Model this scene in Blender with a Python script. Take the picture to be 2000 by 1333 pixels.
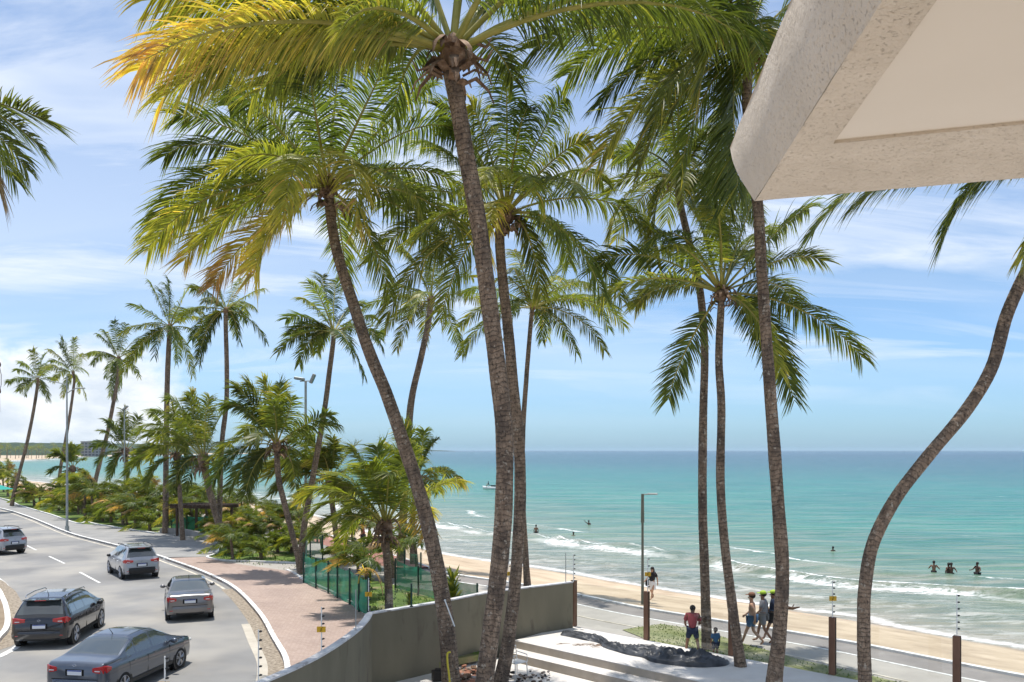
import bpy, bmesh, math, random
import numpy as np
from mathutils import Vector, Matrix, noise as mnoise
R = math.radians
random.seed(7); rng = np.random.default_rng(11)
for o in list(bpy.data.objects): bpy.data.objects.remove(o)
SC = bpy.context.scene; COL = SC.collection
# ------------------------------------------------------------------ camera, world, sun, exposure
F = 1700.0; H = 6.5; HOR = 880.0
cam = bpy.data.cameras.new('camera'); cam.sensor_width = 36; cam.lens = 36*F/2000
cam.shift_y = (HOR-666.5)/2000; cam.clip_end = 60000; cam.clip_start = 0.05
camo = bpy.data.objects.new('camera', cam); COL.objects.link(camo)
camo.location = (0, 0, H); camo.rotation_euler = (R(90), 0, 0); SC.camera = camo
SUN = Vector((-0.11, 0.16, 0.975)).normalized()
W = bpy.data.worlds.new('World'); SC.world = W; W.use_nodes = True
wn = W.node_tree.nodes; wl = W.node_tree.links; wn.clear()
def N(nt, t, **kw):
    n = nt.nodes.new(t)
    for k, v in kw.items():
        if k in n.inputs.keys(): n.inputs[k].default_value = v
        else: setattr(n, k, v)
    return n
def mth(nt, op, a, b=None, clamp=False):
    n = nt.nodes.new('ShaderNodeMath'); n.operation = op; n.use_clamp = clamp
    for i, v in enumerate((a, b)):
        if v is None: continue
        if isinstance(v, (int, float)): n.inputs[i].default_value = v
        else: nt.links.new(v, n.inputs[i])
    return n.outputs[0]
def ramp(nt, fac, stops, interp='LINEAR'):
    n = nt.nodes.new('ShaderNodeValToRGB'); cr = n.color_ramp; cr.interpolation = interp
    while len(cr.elements) > len(stops): cr.elements.remove(cr.elements[-1])
    while len(cr.elements) < len(stops): cr.elements.new(0.5)
    for e, (p, c) in zip(cr.elements, stops):
        e.position = p; e.color = (c[0], c[1], c[2], 1) if not isinstance(c, (int, float)) else (c, c, c, 1)
    if fac is not None: nt.links.new(fac, n.inputs[0])
    return n.outputs[0]
def mixc(nt, fac, a, b, bt='MIX'):
    n = nt.nodes.new('ShaderNodeMix'); n.data_type = 'RGBA'; n.blend_type = bt
    for s, v in ((0, fac), (6, a), (7, b)):
        if isinstance(v, (int, float)): n.inputs[s].default_value = v
        elif isinstance(v, tuple): n.inputs[s].default_value = (v[0], v[1], v[2], 1)
        else: nt.links.new(v, n.inputs[s])
    return n.outputs[2]
def noise(nt, vec, scale, detail=4, rough=0.55, dist=0.0):
    n = N(nt, 'ShaderNodeTexNoise', Scale=scale, Detail=detail, Roughness=rough, Distortion=dist)
    if vec is not None: nt.links.new(vec, n.inputs['Vector'])
    return n.outputs[0]
def mapv(nt, vec, scale=(1, 1, 1), loc=(0, 0, 0), rot=(0, 0, 0)):
    n = nt.nodes.new('ShaderNodeMapping'); n.inputs['Scale'].default_value = scale
    n.inputs['Location'].default_value = loc; n.inputs['Rotation'].default_value = rot
    nt.links.new(vec, n.inputs[0]); return n.outputs[0]
nt = W.node_tree
sky = N(nt, 'ShaderNodeTexSky', sky_type='NISHITA'); sky.sun_disc = False
sky.sun_elevation = math.asin(SUN.z); sky.sun_rotation = math.atan2(SUN.x, SUN.y)
sky.air_density = 1.15; sky.dust_density = 0.5; sky.ozone_density = 2.2; sky.altitude = 0
gam = N(nt, 'ShaderNodeHueSaturation', Saturation=1.0, Value=1.0); nt.links.new(sky.outputs[0], gam.inputs['Color'])
tc = nt.nodes.new('ShaderNodeTexCoord'); gv = tc.outputs['Generated']
sep = nt.nodes.new('ShaderNodeSeparateXYZ'); nt.links.new(gv, sep.inputs[0])
sx, sy, sz = sep.outputs
zc = mth(nt, 'ADD', mth(nt, 'MAXIMUM', sz, 0.0), 0.16)
cx = mth(nt, 'DIVIDE', sx, zc); cy = mth(nt, 'DIVIDE', sy, zc)
cmb = nt.nodes.new('ShaderNodeCombineXYZ'); nt.links.new(cx, cmb.inputs[0]); nt.links.new(cy, cmb.inputs[1])
cv = cmb.outputs[0]
w1 = noise(nt, mapv(nt, cv, (0.7, 1.9, 1), (3.1, 0.4, 0), (0, 0, R(24))), 1.0, 10, 0.62, 0.9)
w2 = noise(nt, mapv(nt, cv, (1.0, 2.2, 1), (7.7, 2.2, 0), (0, 0, R(-8))), 0.7, 5, 0.55, 0.3)
cir = mth(nt, 'MULTIPLY', ramp(nt, w1, [(0.39, 0), (0.60, 1)]), ramp(nt, w2, [(0.30, 0.15), (0.62, 1)]))
cir = mth(nt, 'MULTIPLY', cir, ramp(nt, sz, [(0.03, 0.0), (0.12, 0.65), (0.26, 1.0)]))
# low band of thin veil between 2 and 20 degrees
veil = mth(nt, 'MULTIPLY', ramp(nt, sz, [(0.0, 0.03), (0.06, 0.22), (0.13, 0.60), (0.30, 0.40), (0.55, 0.15)]),
           ramp(nt, noise(nt, mapv(nt, cv, (0.30, 1.0, 1), (1.3, 5.0, 0)), 0.8, 5, 0.5), [(0.36, 0.1), (0.62, 1)]))
cl = mth(nt, 'MAXIMUM', cir, mth(nt, 'MULTIPLY', veil, 0.9))
# cumulus heap low in the west (left of the view)
cn = noise(nt, mapv(nt, gv, (9, 9, 16), (0.6, 0.2, 0.4)), 1.0, 9, 0.58, 0.25)
hgt = ramp(nt, sz, [(0.005, 0.42), (0.06, 0.30), (0.10, 0.16), (0.135, 0.0), (0.155, -0.0)])
side = ramp(nt, mth(nt, 'ADD', mth(nt, 'DIVIDE', sx, mth(nt, 'MAXIMUM', sy, 0.05)), 1.0), [(0.35, 1), (0.58, 1), (0.72, 0)])
cum = mth(nt, 'ADD', cn, mth(nt, 'SUBTRACT', mth(nt, 'MULTIPLY', mth(nt, 'MULTIPLY', hgt, side), 1.2), 0.14))
cum = mth(nt, 'MULTIPLY', ramp(nt, cum, [(0.50, 0), (0.67, 1)]), mth(nt, 'MULTIPLY', side, ramp(nt, sz, [(0.10, 1), (0.16, 0)])))
ccol = mixc(nt, ramp(nt, noise(nt, mapv(nt, gv, (9, 9, 20), (0.6, 0.2, 0.75)), 1.3, 6), [(0.4, 0), (0.62, 1)]), (6.0, 6.5, 7.2), (8.6, 8.7, 8.8))
skyc = mixc(nt, 1.0, gam.outputs[0], ramp(nt, sz, [(0.0, (0.48, 0.84, 1.45)), (0.06, (0.60, 0.86, 1.30)), (0.18, (0.70, 0.87, 1.08)), (0.45, (0.62, 0.84, 1.04))]), 'MULTIPLY')
col = mixc(nt, cl, skyc, (7.2, 7.7, 8.5))
col = mixc(nt, mth(nt, 'MULTIPLY', cum, 0.92), col, ccol)
bg = N(nt, 'ShaderNodeBackground', Strength=0.125); nt.links.new(col, bg.inputs[0])
wo = nt.nodes.new('ShaderNodeOutputWorld'); nt.links.new(bg.outputs[0], wo.inputs[0])
sl = bpy.data.lights.new('sun', 'SUN'); sl.energy = 4.6; sl.angle = R(0.5); sl.color = (1, 0.955, 0.89)
so = bpy.data.objects.new('sun', sl); COL.objects.link(so); so.rotation_euler = SUN.to_track_quat('Z', 'Y').to_euler()
so.location = (0, 0, 60)
SC.view_settings.view_transform = 'Standard'; SC.view_settings.look = 'None'; SC.view_settings.exposure = 0.12
SC.view_settings.gamma = 1
# ------------------------------------------------------------------ pixel -> place
def P(px, py, z=0.0):
    Y = F*(H-z)/(py-HOR); return Vector(((px-1000)/F*Y, Y, z))
def at(px, py, Y): return Vector(((px-1000)/F*Y, Y, H+(HOR-py)/F*Y))
# ------------------------------------------------------------------ builders
def mk(name, verts, faces, mats, parent=None, smooth=False, mi=None, loc=None):
    me = bpy.data.meshes.new(name); me.from_pydata([tuple(v) for v in verts], [], [tuple(f) for f in faces])
    for m in (mats if isinstance(mats, (list, tuple)) else [mats]): me.materials.append(m)
    if mi is not None: me.polygons.foreach_set('material_index', np.asarray(mi, dtype=np.int32))
    if smooth: me.polygons.foreach_set('use_smooth', np.ones(len(me.polygons), dtype=bool))
    me.update(); o = bpy.data.objects.new(name, me); COL.objects.link(o)
    if parent: o.parent = parent
    if loc is not None: o.location = loc
    return o
def tag(o, label=None, cat=None, group=None, kind=None):
    if label: o['label'] = label
    if cat: o['category'] = cat
    if group: o['group'] = group
    if kind: o['kind'] = kind
    return o
def thing(name, label, cat, loc, rz=0, group=None):
    o = bpy.data.objects.new(name, None); COL.objects.link(o); o.location = loc; o.rotation_euler = (0, 0, rz)
    o.empty_display_size = 0.2
    return tag(o, label, cat, group)
class MB:
    def __init__(s): s.v = []; s.f = []; s.m = []
    def add(s, vs, fs, m=0):
        n = len(s.v); s.v += [Vector(v) for v in vs]; s.f += [tuple(i+n for i in f) for f in fs]; s.m += [m]*len(fs); return s
    def box(s, c, d, m=0, rot=None, bev=0.0):
        x, y, z = (k/2 for k in d); c = Vector(c)
        if bev > 0:
            b = min(bev, x*.9, y*.9, z*.9); vs = []; 
            for sz_ in (-1, 1):
                for (ax, ay) in ((x, y-b), (x-b, y), (-x+b, y), (-x, y-b), (-x, -y+b), (-x+b, -y), (x-b, -y), (x, -y+b)):
                    vs.append(Vector((ax, ay, sz_*(z-b))))
            for sz_ in (-1, 1):
                for (ax, ay) in ((x-b, y-b), (-x+b, y-b), (-x+b, -y+b), (x-b, -y+b)): vs.append(Vector((ax, ay, sz_*z)))
            fs = [(i, (i+1) % 8, 8+(i+1) % 8, 8+i) for i in range(8)]
            for base, top, fl in ((8, 20, 0), (0, 16, 1)):
                q = []
                for k in range(4):
                    a = base+2*k; b2 = base+2*k+1; nx = base+(2*k+2) % 8
                    q.append((a, b2, top+k)); q.append((b2, nx, top+(k+1) % 4, top+k))
                q.append((top, top+1, top+2, top+3))
                if fl: q = [tuple(reversed(t)) for t in q]
                fs += q
        else:
            vs = [Vector((sx_*x, sy_*y, sz_*z)) for sz_ in (-1, 1) for sx_, sy_ in ((-1, -1), (1, -1), (1, 1), (-1, 1))]
            fs = [(3, 2, 1, 0), (4, 5, 6, 7), (0, 1, 5, 4), (1, 2, 6, 5), (2, 3, 7, 6), (3, 0, 4, 7)]
        if rot is not None: vs = [rot @ v for v in vs]
        return s.add([v+c for v in vs], fs, m)
    def tube(s, pts, rad, n=8, m=0, cap=True):
        pts = [Vector(p) for p in pts]; k = len(pts)
        if not isinstance(rad, (list, tuple, np.ndarray)): rad = [rad]*k
        vs = []; fs = []
        for i, p in enumerate(pts):
            t = (pts[min(i+1, k-1)]-pts[max(i-1, 0)]).normalized()
            ref = Vector((0, 1, 0)) if abs(t.z) > 0.7 else Vector((0, 0, 1))
            a = t.cross(ref).normalized(); b = t.cross(a)
            for j in range(n):
                th = 2*math.pi*j/n; vs.append(p+(a*math.cos(th)+b*math.sin(th))*rad[i])
        for i in range(k-1):
            for j in range(n): fs.append((i*n+j, i*n+(j+1) % n, (i+1)*n+(j+1) % n, (i+1)*n+j))
        if cap: fs.append(tuple(range(n-1, -1, -1))); fs.append(tuple((k-1)*n+j for j in range(n)))
        return s.add(vs, fs, m)
    def ball(s, c, r, m=0, nu=12, nv=8):
        r = Vector(r) if not isinstance(r, (int, float)) else Vector((r, r, r)); c = Vector(c); vs = []; fs = []
        for i in range(nv+1):
            ph = math.pi*i/nv
            for j in range(nu):
                th = 2*math.pi*j/nu
                vs.append(c+Vector((r.x*math.sin(ph)*math.cos(th), r.y*math.sin(ph)*math.sin(th), r.z*math.cos(ph))))
        for i in range(nv):
            for j in range(nu): fs.append((i*nu+j, (i+1)*nu+j, (i+1)*nu+(j+1) % nu, i*nu+(j+1) % nu))
        return s.add(vs, fs, m)
    def build(s, name, mats, parent=None, smooth=False, off=None, loc=None):
        vs = s.v if off is None else [v-off for v in s.v]
        return mk(name, vs, s.f, mats, parent, smooth, s.m, loc)
def catmull(pts, n):
    pts = [Vector(p) for p in pts]; Q = [2*pts[0]-pts[1]]+pts+[2*pts[-1]-pts[-2]]; out = []
    for i in range(1, len(Q)-2):
        for k in range(n):
            t = k/n; a, b, c, d = Q[i-1:i+3]
            out.append(0.5*((2*b)+(c-a)*t+(2*a-5*b+4*c-d)*t*t+(3*b-a-3*c+d)*t**3))
    out.append(pts[-1]); return out
def offset(pl, d):
    out = []
    for i, p in enumerate(pl):
        t = pl[min(i+1, len(pl)-1)]-pl[max(i-1, 0)]; n = Vector((-t.y, t.x, 0)).normalized()
        out.append(Vector((p.x, p.y, 0))+n*d)
    return out
def ribbon(mb, pl, d0, d1, z0, z1=None, m=0, side=0.0):
    a = offset(pl, d0); b = offset(pl, d1); z1 = z0 if z1 is None else z1; n = len(pl)
    vs = [(p.x, p.y, z0) for p in a]+[(p.x, p.y, z1) for p in b]
    fs = [(i, i+1, n+i+1, n+i) for i in range(n-1)] if d1 > d0 else [(n+i, n+i+1, i+1, i) for i in range(n-1)]
    mb.add(vs, fs, m)
    if side:
        vs += [(p.x, p.y, z0-side) for p in a]+[(p.x, p.y, z1-side) for p in b]
        mb.add(vs, [(i, 2*n+i, 2*n+i+1, i+1) for i in range(n-1)]+[(n+i, n+i+1, 3*n+i+1, 3*n+i) for i in range(n-1)], m)
def slab(name, pts, z, thick, m, label=None, kind='structure'):
    pts = [Vector((p.x, p.y, 0)) for p in pts]
    A = sum(pts[i].x*pts[(i+1) % len(pts)].y-pts[(i+1) % len(pts)].x*pts[i].y for i in range(len(pts)))
    if A < 0: pts = pts[::-1]
    n = len(pts); vs = [(p.x, p.y, z) for p in pts]+[(p.x, p.y, z-thick) for p in pts]
    fs = [tuple(range(n))]
    if thick > 0: fs += [(i, n+i, n+(i+1) % n, (i+1) % n) for i in range(n)]
    else: vs = vs[:n]
    o = mk(name, vs, fs, m); 
    if kind: o['kind'] = kind
    if label: o['label'] = label
    return o
# ------------------------------------------------------------------ materials
def mat(name, col, rough=0.6, metal=0.0, spec=0.4, coat=0.0, alpha=1.0):
    m = bpy.data.materials.new(name); m.use_nodes = True; b = m.node_tree.nodes['Principled BSDF']
    b.inputs['Base Color'].default_value = (*col, 1); b.inputs['Roughness'].default_value = rough
    b.inputs['Metallic'].default_value = metal; b.inputs['Specular IOR Level'].default_value = spec
    b.inputs['Coat Weight'].default_value = coat; b.inputs['Alpha'].default_value = alpha
    return m
def nmat(name, stops, scale=2.0, detail=6, rough=0.8, bump=0.0, bscale=None, bdist=0.02, vscale=(1, 1, 1), spec=0.3, metal=0.0, coat=0.0, second=None):
    m = mat(name, (0.5, 0.5, 0.5), rough, metal, spec, coat); nt = m.node_tree; b = nt.nodes['Principled BSDF']
    tcn = nt.nodes.new('ShaderNodeTexCoord'); v = mapv(nt, tcn.outputs['Object'], vscale)
    c = ramp(nt, noise(nt, v, scale, detail), stops)
    if second:
        sc2, lo, hi, c2 = second
        c = mixc(nt, ramp(nt, noise(nt, v, sc2, 3), [(lo, 0), (hi, 1)]), c, c2)
    nt.links.new(c, b.inputs['Base Color'])
    if bump:
        bn = N(nt, 'ShaderNodeBump', Strength=bump, Distance=bdist)
        nt.links.new(noise(nt, v, bscale or scale*6, 5), bn.inputs['Height']); nt.links.new(bn.outputs[0], b.inputs['Normal'])
    return m
M = {}
M['asphalt'] = nmat('asphalt', [(0.3, (0.19, 0.186, 0.18)), (0.7, (0.265, 0.26, 0.25))], 0.35, 8, 0.85, 0.4, 60, 0.004, second=(0.22, 0.45, 0.66, (0.34, 0.32, 0.285)))
M['walk'] = nmat('grey_paving', [(0.3, (0.24, 0.235, 0.225)), (0.7, (0.33, 0.32, 0.30))], 0.8, 8, 0.9, 0.3, 25, 0.006)
M['promenade'] = nmat('promenade_concrete', [(0.3, (0.34, 0.315, 0.28)), (0.7, (0.42, 0.39, 0.345))], 0.9, 8, 0.9, 0.2, 25, 0.005)
M['cycle_dark'] = nmat('dark_cycle_lane', [(0.3, (0.22, 0.20, 0.185)), (0.7, (0.29, 0.265, 0.245))], 1.0, 6, 0.9)
M['cycle_pink'] = nmat('pink_cycle_lane', [(0.3, (0.40, 0.17, 0.14)), (0.7, (0.50, 0.25, 0.20))], 1.0, 6, 0.9)
M['kerb'] = nmat('painted_kerb', [(0.3, (0.62, 0.60, 0.56)), (0.6, (0.78, 0.77, 0.74))], 2.5, 6, 0.8, second=(1.7, 0.60, 0.70, (0.35, 0.32, 0.28)))
M['gutter'] = nmat('gutter_concrete', [(0.3, (0.42, 0.38, 0.31)), (0.7, (0.55, 0.50, 0.42))], 1.5, 7, 0.9)
M['paint'] = nmat('road_paint', [(0.35, (0.55, 0.54, 0.5)), (0.6, (0.8, 0.8, 0.77))], 6, 6, 0.7)
M['cream'] = nmat('worn_edge_line', [(0.35, (0.40, 0.36, 0.28)), (0.62, (0.66, 0.60, 0.5))], 2.2, 6, 0.8)
M['litter'] = nmat('leaf_litter', [(0.3, (0.12, 0.09, 0.065)), (0.5, (0.30, 0.25, 0.19)), (0.7, (0.44, 0.38, 0.30))], 9, 8, 0.95, 0.8, 40, 0.02)
M['ground'] = nmat('sandy_ground', [(0.3, (0.20, 0.15, 0.10)), (0.7, (0.34, 0.27, 0.19))], 0.5, 8, 0.95, 0.4, 12, 0.03)
M['grass'] = nmat('grass_ground', [(0.3, (0.05, 0.09, 0.015)), (0.55, (0.11, 0.17, 0.03)), (0.75, (0.22, 0.22, 0.08))], 1.2, 8, 0.95, 0.5, 30, 0.03, second=(0.5, 0.56, 0.70, (0.28, 0.22, 0.13)))
M['thin_grass'] = nmat('thin_grass_ground', [(0.3, (0.11, 0.14, 0.04)), (0.5, (0.22, 0.23, 0.10)), (0.7, (0.34, 0.32, 0.22))], 1.0, 8, 0.95, 0.4, 30, 0.02)
M['blade'] = nmat('grass_blade', [(0.3, (0.06, 0.13, 0.015)), (0.7, (0.17, 0.26, 0.04))], 3, 3, 0.6)
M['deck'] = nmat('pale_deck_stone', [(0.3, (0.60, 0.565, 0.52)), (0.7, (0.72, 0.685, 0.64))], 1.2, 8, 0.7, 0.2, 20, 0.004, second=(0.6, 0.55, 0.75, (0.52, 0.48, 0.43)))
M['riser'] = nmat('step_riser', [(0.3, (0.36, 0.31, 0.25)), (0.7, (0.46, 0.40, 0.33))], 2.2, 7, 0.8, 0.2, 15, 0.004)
M['wall'] = nmat('olive_render', [(0.3, (0.165, 0.145, 0.10)), (0.7, (0.215, 0.19, 0.132))], 0.9, 8, 0.85, 0.25, 30, 0.006, vscale=(1.3, 1.3, 0.5), second=(2.2, 0.60, 0.75, (0.13, 0.11, 0.08)))
M['coping'] = nmat('wall_coping', [(0.35, (0.50, 0.49, 0.50)), (0.65, (0.70, 0.69, 0.68))], 2.0, 7, 0.8, second=(3.5, 0.58, 0.70, (0.25, 0.23, 0.22)))
M['stucco'] = None
M['corten'] = nmat('brown_metal', [(0.3, (0.15, 0.075, 0.045)), (0.7, (0.22, 0.12, 0.075))], 1.5, 5, 0.55, vscale=(6, 6, 1))
M['darkmetal'] = mat('dark_metal', (0.03, 0.022, 0.018), 0.5)
M['galv'] = nmat('galvanised_metal', [(0.3, (0.26, 0.29, 0.28)), (0.7, (0.40, 0.42, 0.41))], 3, 5, 0.5, metal=0.3)
M['lamp_green'] = nmat('weathered_lamp_paint', [(0.3, (0.10, 0.12, 0.09)), (0.7, (0.20, 0.19, 0.15))], 2, 5, 0.6)
M['white'] = mat('white_plastic', (0.72, 0.72, 0.70), 0.4)
M['black'] = mat('black_plastic', (0.015, 0.015, 0.016), 0.45)
M['yellow'] = mat('yellow_plate', (0.62, 0.36, 0.02), 0.5)
M['wood'] = nmat('dark_timber', [(0.3, (0.05, 0.03, 0.02)), (0.7, (0.11, 0.07, 0.045))], 3, 5, 0.8, vscale=(5, 5, 1))
M['thatch'] = nmat('thatch', [(0.3, (0.10, 0.075, 0.05)), (0.7, (0.24, 0.18, 0.12))], 8, 6, 0.95, 0.8, 30, 0.05)
# paving with bricks
def brick_mat():
    m = mat('brick_paving', (0.4, 0.3, 0.25), 0.9); nt = m.node_tree; b = nt.nodes['Principled BSDF']
    g = nt.nodes.new('ShaderNodeNewGeometry'); v = mapv(nt, g.outputs['Position'], (1, 1, 1), (0, 0, 0), (0, 0, R(38)))
    br = N(nt, 'ShaderNodeTexBrick', Scale=1.0); br.inputs['Brick Width'].default_value = 0.2; br.inputs['Row Height'].default_value = 0.1
    br.inputs['Mortar Size'].default_value = 0.006; br.inputs['Color1'].default_value = (0.37, 0.285, 0.24, 1)
    br.inputs['Color2'].default_value = (0.43, 0.34, 0.29, 1); br.inputs['Mortar'].default_value = (0.27, 0.19, 0.16, 1)
    nt.links.new(v, br.inputs['Vector'])
    n = ramp(nt, noise(nt, v, 0.6, 7), [(0.3, (0.85, 0.83, 0.82)), (0.7, (1.05, 1.03, 1.0))])
    c = mixc(nt, 1.0, br.outputs['Color'], n, 'MULTIPLY'); nt.links.new(c, b.inputs['Base Color']); return m
M['brick'] = brick_mat()
def sand_mat():
    m = mat('sand', (0.5, 0.4, 0.3), 0.95); nt = m.node_tree; b = nt.nodes['Principled BSDF']
    g = nt.nodes.new('ShaderNodeNewGeometry'); v = g.outputs['Position']
    c = ramp(nt, noise(nt, v, 0.5, 9), [(0.32, (0.39, 0.295, 0.20)), (0.5, (0.51, 0.40, 0.275)), (0.7, (0.60, 0.48, 0.34))])
    c = mixc(nt, ramp(nt, noise(nt, v, 2.3, 8, 0.7), [(0.62, 0), (0.70, 0.6)]), c, (0.30, 0.20, 0.12))
    sp = nt.nodes.new('ShaderNodeSeparateXYZ'); nt.links.new(v, sp.inputs[0])
    zz = mth(nt, 'ADD', sp.outputs[2], mth(nt, 'MULTIPLY', noise(nt, v, 0.3, 3), 0.35))
    wet = ramp(nt, mth(nt, 'ADD', zz, 2.6), [(0.42, 1), (0.62, 0)])
    c = mixc(nt, wet, c, (0.33, 0.245, 0.165)); nt.links.new(c, b.inputs['Base Color'])
    nt.links.new(ramp(nt, wet, [(0, 0.95), (1, 0.35)]), b.inputs['Roughness'])
    bn = N(nt, 'ShaderNodeBump', Strength=0.8, Distance=0.08); nt.links.new(noise(nt, v, 2.2, 8, 0.6), bn.inputs['Height'])
    nt.links.new(bn.outputs[0], b.inputs['Normal']); return m
M['sand'] = sand_mat()
def stucco_mat():
    m = mat('rough_stucco', (0.8, 0.78, 0.74), 0.9); nt = m.node_tree; b = nt.nodes['Principled BSDF']
    g = nt.nodes.new('ShaderNodeNewGeometry'); v = g.outputs['Position']
    n1 = noise(nt, mapv(nt, v, (1, 1, 1)), 34, 6, 0.6)
    pit = ramp(nt, noise(nt, mapv(nt, v, (1, 1, 1)), 85, 4, 0.6), [(0.60, 0), (0.67, 1)])
    c = ramp(nt, noise(nt, v, 3, 6), [(0.3, (0.70, 0.64, 0.57)), (0.7, (0.84, 0.78, 0.71))])
    c = mixc(nt, mth(nt, 'MULTIPLY', pit, mth(nt, 'MULTIPLY', noise(nt, v, 4, 2), 0.45)), c, (0.45, 0.39, 0.33)); nt.links.new(c, b.inputs['Base Color'])
    bn = N(nt, 'ShaderNodeBump', Strength=1.0, Distance=0.012)
    nt.links.new(mth(nt, 'SUBTRACT', n1, mth(nt, 'MULTIPLY', pit, 0.25)), bn.inputs['Height']); nt.links.new(bn.outputs[0], b.inputs['Normal']); return m
M['stucco'] = stucco_mat()
M['fascia'] = M['stucco'].copy(); M['fascia'].name = 'sky_balanced_fascia_stucco'  # same stucco as the edge beam, colour warmed to offset blue sky light
for n_ in M['fascia'].node_tree.nodes:
    if n_.type == 'VALTORGB' and n_.color_ramp.elements[0].color[0] > 0.6:
        n_.color_ramp.elements[0].color = (0.66, 0.555, 0.43, 1); n_.color_ramp.elements[1].color = (0.76, 0.65, 0.52, 1)
M['ceiling'] = nmat('smooth_ceiling_paint', [(0.3, (0.87, 0.83, 0.78)), (0.7, (0.90, 0.86, 0.81))], 1.2, 4, 0.8)
def trunk_mat():
    m = mat('palm_bark', (0.2, 0.15, 0.1), 0.9); nt = m.node_tree; b = nt.nodes['Principled BSDF']
    uv = nt.nodes.new('ShaderNodeUVMap'); uv.uv_map = 'bark'
    v = uv.outputs[0]; sp = nt.nodes.new('ShaderNodeSeparateXYZ'); nt.links.new(v, sp.inputs[0])
    g = nt.nodes.new('ShaderNodeNewGeometry'); pos = g.outputs['Position']
    wob = mth(nt, 'MULTIPLY', noise(nt, pos, 3, 5), 0.30)
    vv = mth(nt, 'ADD', sp.outputs[1], wob)
    saw = mth(nt, 'FRACT', mth(nt, 'MULTIPLY', vv, 8.5))
    ring = ramp(nt, saw, [(0.0, 0.0), (0.12, 1), (0.8, 0.85), (1.0, 0.1)])
    c = ramp(nt, noise(nt, mapv(nt, pos, (9, 9, 3)), 1.0, 8, 0.7), [(0.3, (0.12, 0.08, 0.055)), (0.5, (0.27, 0.19, 0.13)), (0.7, (0.42, 0.31, 0.22))])
    c = mixc(nt, ramp(nt, noise(nt, mapv(nt, pos, (2.2, 2.2, 1.1)), 1.0, 6, 0.65), [(0.48, 0), (0.62, 0.7)]), c, (0.075, 0.058, 0.048))
    c = mixc(nt, ramp(nt, noise(nt, mapv(nt, pos, (7, 7, 6), (3, 2, 1)), 1.0, 5, 0.6), [(0.60, 0), (0.66, 0.85)]), c, (0.46, 0.40, 0.32))
    c = mixc(nt, ramp(nt, noise(nt, mapv(nt, pos, (22, 22, 14), (1, 7, 3)), 1.0, 5, 0.7), [(0.54, 0), (0.62, 0.85)]), c, (0.030, 0.022, 0.017))
    rk = mth(nt, 'MULTIPLY', mth(nt, 'SUBTRACT', 1.0, ring), ramp(nt, noise(nt, mapv(nt, pos, (3, 3, 1.2), (9, 4, 2)), 1.0, 4), [(0.30, 0.25), (0.6, 0.85)]))
    c = mixc(nt, rk, c, (0.045, 0.033, 0.025))
    nt.links.new(c, b.inputs['Base Color'])
    bn = N(nt, 'ShaderNodeBump', Strength=1.0, Distance=0.035)
    nt.links.new(mth(nt, 'ADD', mth(nt, 'MULTIPLY', ring, 0.45), mth(nt, 'MULTIPLY', noise(nt, pos, 11, 7, 0.65), 1.3)), bn.inputs['Height'])
    nt.links.new(bn.outputs[0], b.inputs['Normal']); return m
M['bark'] = trunk_mat()
def leaf_mat():
    m = bpy.data.materials.new('palm_leaflet'); m.use_nodes = True; nt = m.node_tree; b = nt.nodes['Principled BSDF']
    a = nt.nodes.new('ShaderNodeVertexColor'); a.layer_name = 'tint'
    g = nt.nodes.new('ShaderNodeNewGeometry')
    n = ramp(nt, noise(nt, g.outputs['Position'], 3.0, 3), [(0.3, (0.75, 0.78, 0.75)), (0.7, (1.25, 1.2, 1.2))])
    c = mixc(nt, 1.0, a.outputs[0], n, 'MULTIPLY'); nt.links.new(c, b.inputs['Base Color'])
    b.inputs['Roughness'].default_value = 0.42; b.inputs['Specular IOR Level'].default_value = 0.32
    tr = nt.nodes.new('ShaderNodeBsdfTranslucent')
    c2 = mixc(nt, 1.0, c, (1.7, 1.6, 0.55), 'MULTIPLY'); nt.links.new(c2, tr.inputs[0])
    mx = nt.nodes.new('ShaderNodeMixShader'); mx.inputs[0].default_value = 0.47
    out = nt.nodes['Material Output']; nt.links.new(b.outputs[0], mx.inputs[1]); nt.links.new(tr.outputs[0], mx.inputs[2])
    nt.links.new(mx.outputs[0], out.inputs[0]); return m
M['leaf'] = leaf_mat()
M['petiole'] = nmat('petiole', [(0.3, (0.22, 0.22, 0.04)), (0.7, (0.36, 0.31, 0.08))], 3, 4, 0.45)
M['husk'] = nmat('leaf_sheath_fibre', [(0.3, (0.10, 0.06, 0.04)), (0.5, (0.22, 0.14, 0.09)), (0.7, (0.38, 0.27, 0.19))], 5, 8, 0.9, 0.7, 25, 0.03)
M['nut'] = nmat('coconut', [(0.3, (0.16, 0.10, 0.03)), (0.7, (0.28, 0.22, 0.05))], 5, 4, 0.5)
def glass_mat(name, tint, a):
    m = bpy.data.materials.new(name); m.use_nodes = True; nt = m.node_tree; nt.nodes.remove(nt.nodes['Principled BSDF'])
    t = nt.nodes.new('ShaderNodeBsdfTransparent'); t.inputs[0].default_value = (*tint, 1)
    gl = nt.nodes.new('ShaderNodeBsdfGlossy'); gl.inputs['Roughness'].default_value = 0.03
    fr = N(nt, 'ShaderNodeFresnel', IOR=1.5); mx = nt.nodes.new('ShaderNodeMixShader')
    gb = nt.nodes.new('ShaderNodeNewGeometry'); nt.links.new(mth(nt, 'MULTIPLY', mth(nt, 'ADD', mth(nt, 'MULTIPLY', fr.outputs[0], 0.9), a, True), mth(nt, 'SUBTRACT', 1.0, gb.outputs['Backfacing'])), mx.inputs[0])
    nt.links.new(t.outputs[0], mx.inputs[1]); nt.links.new(gl.outputs[0], mx.inputs[2])
    nt.links.new(mx.outputs[0], nt.nodes['Material Output'].inputs[0]); return m
M['glass'] = glass_mat('clear_glass', (0.965, 0.98, 0.975), 0.045)
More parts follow.
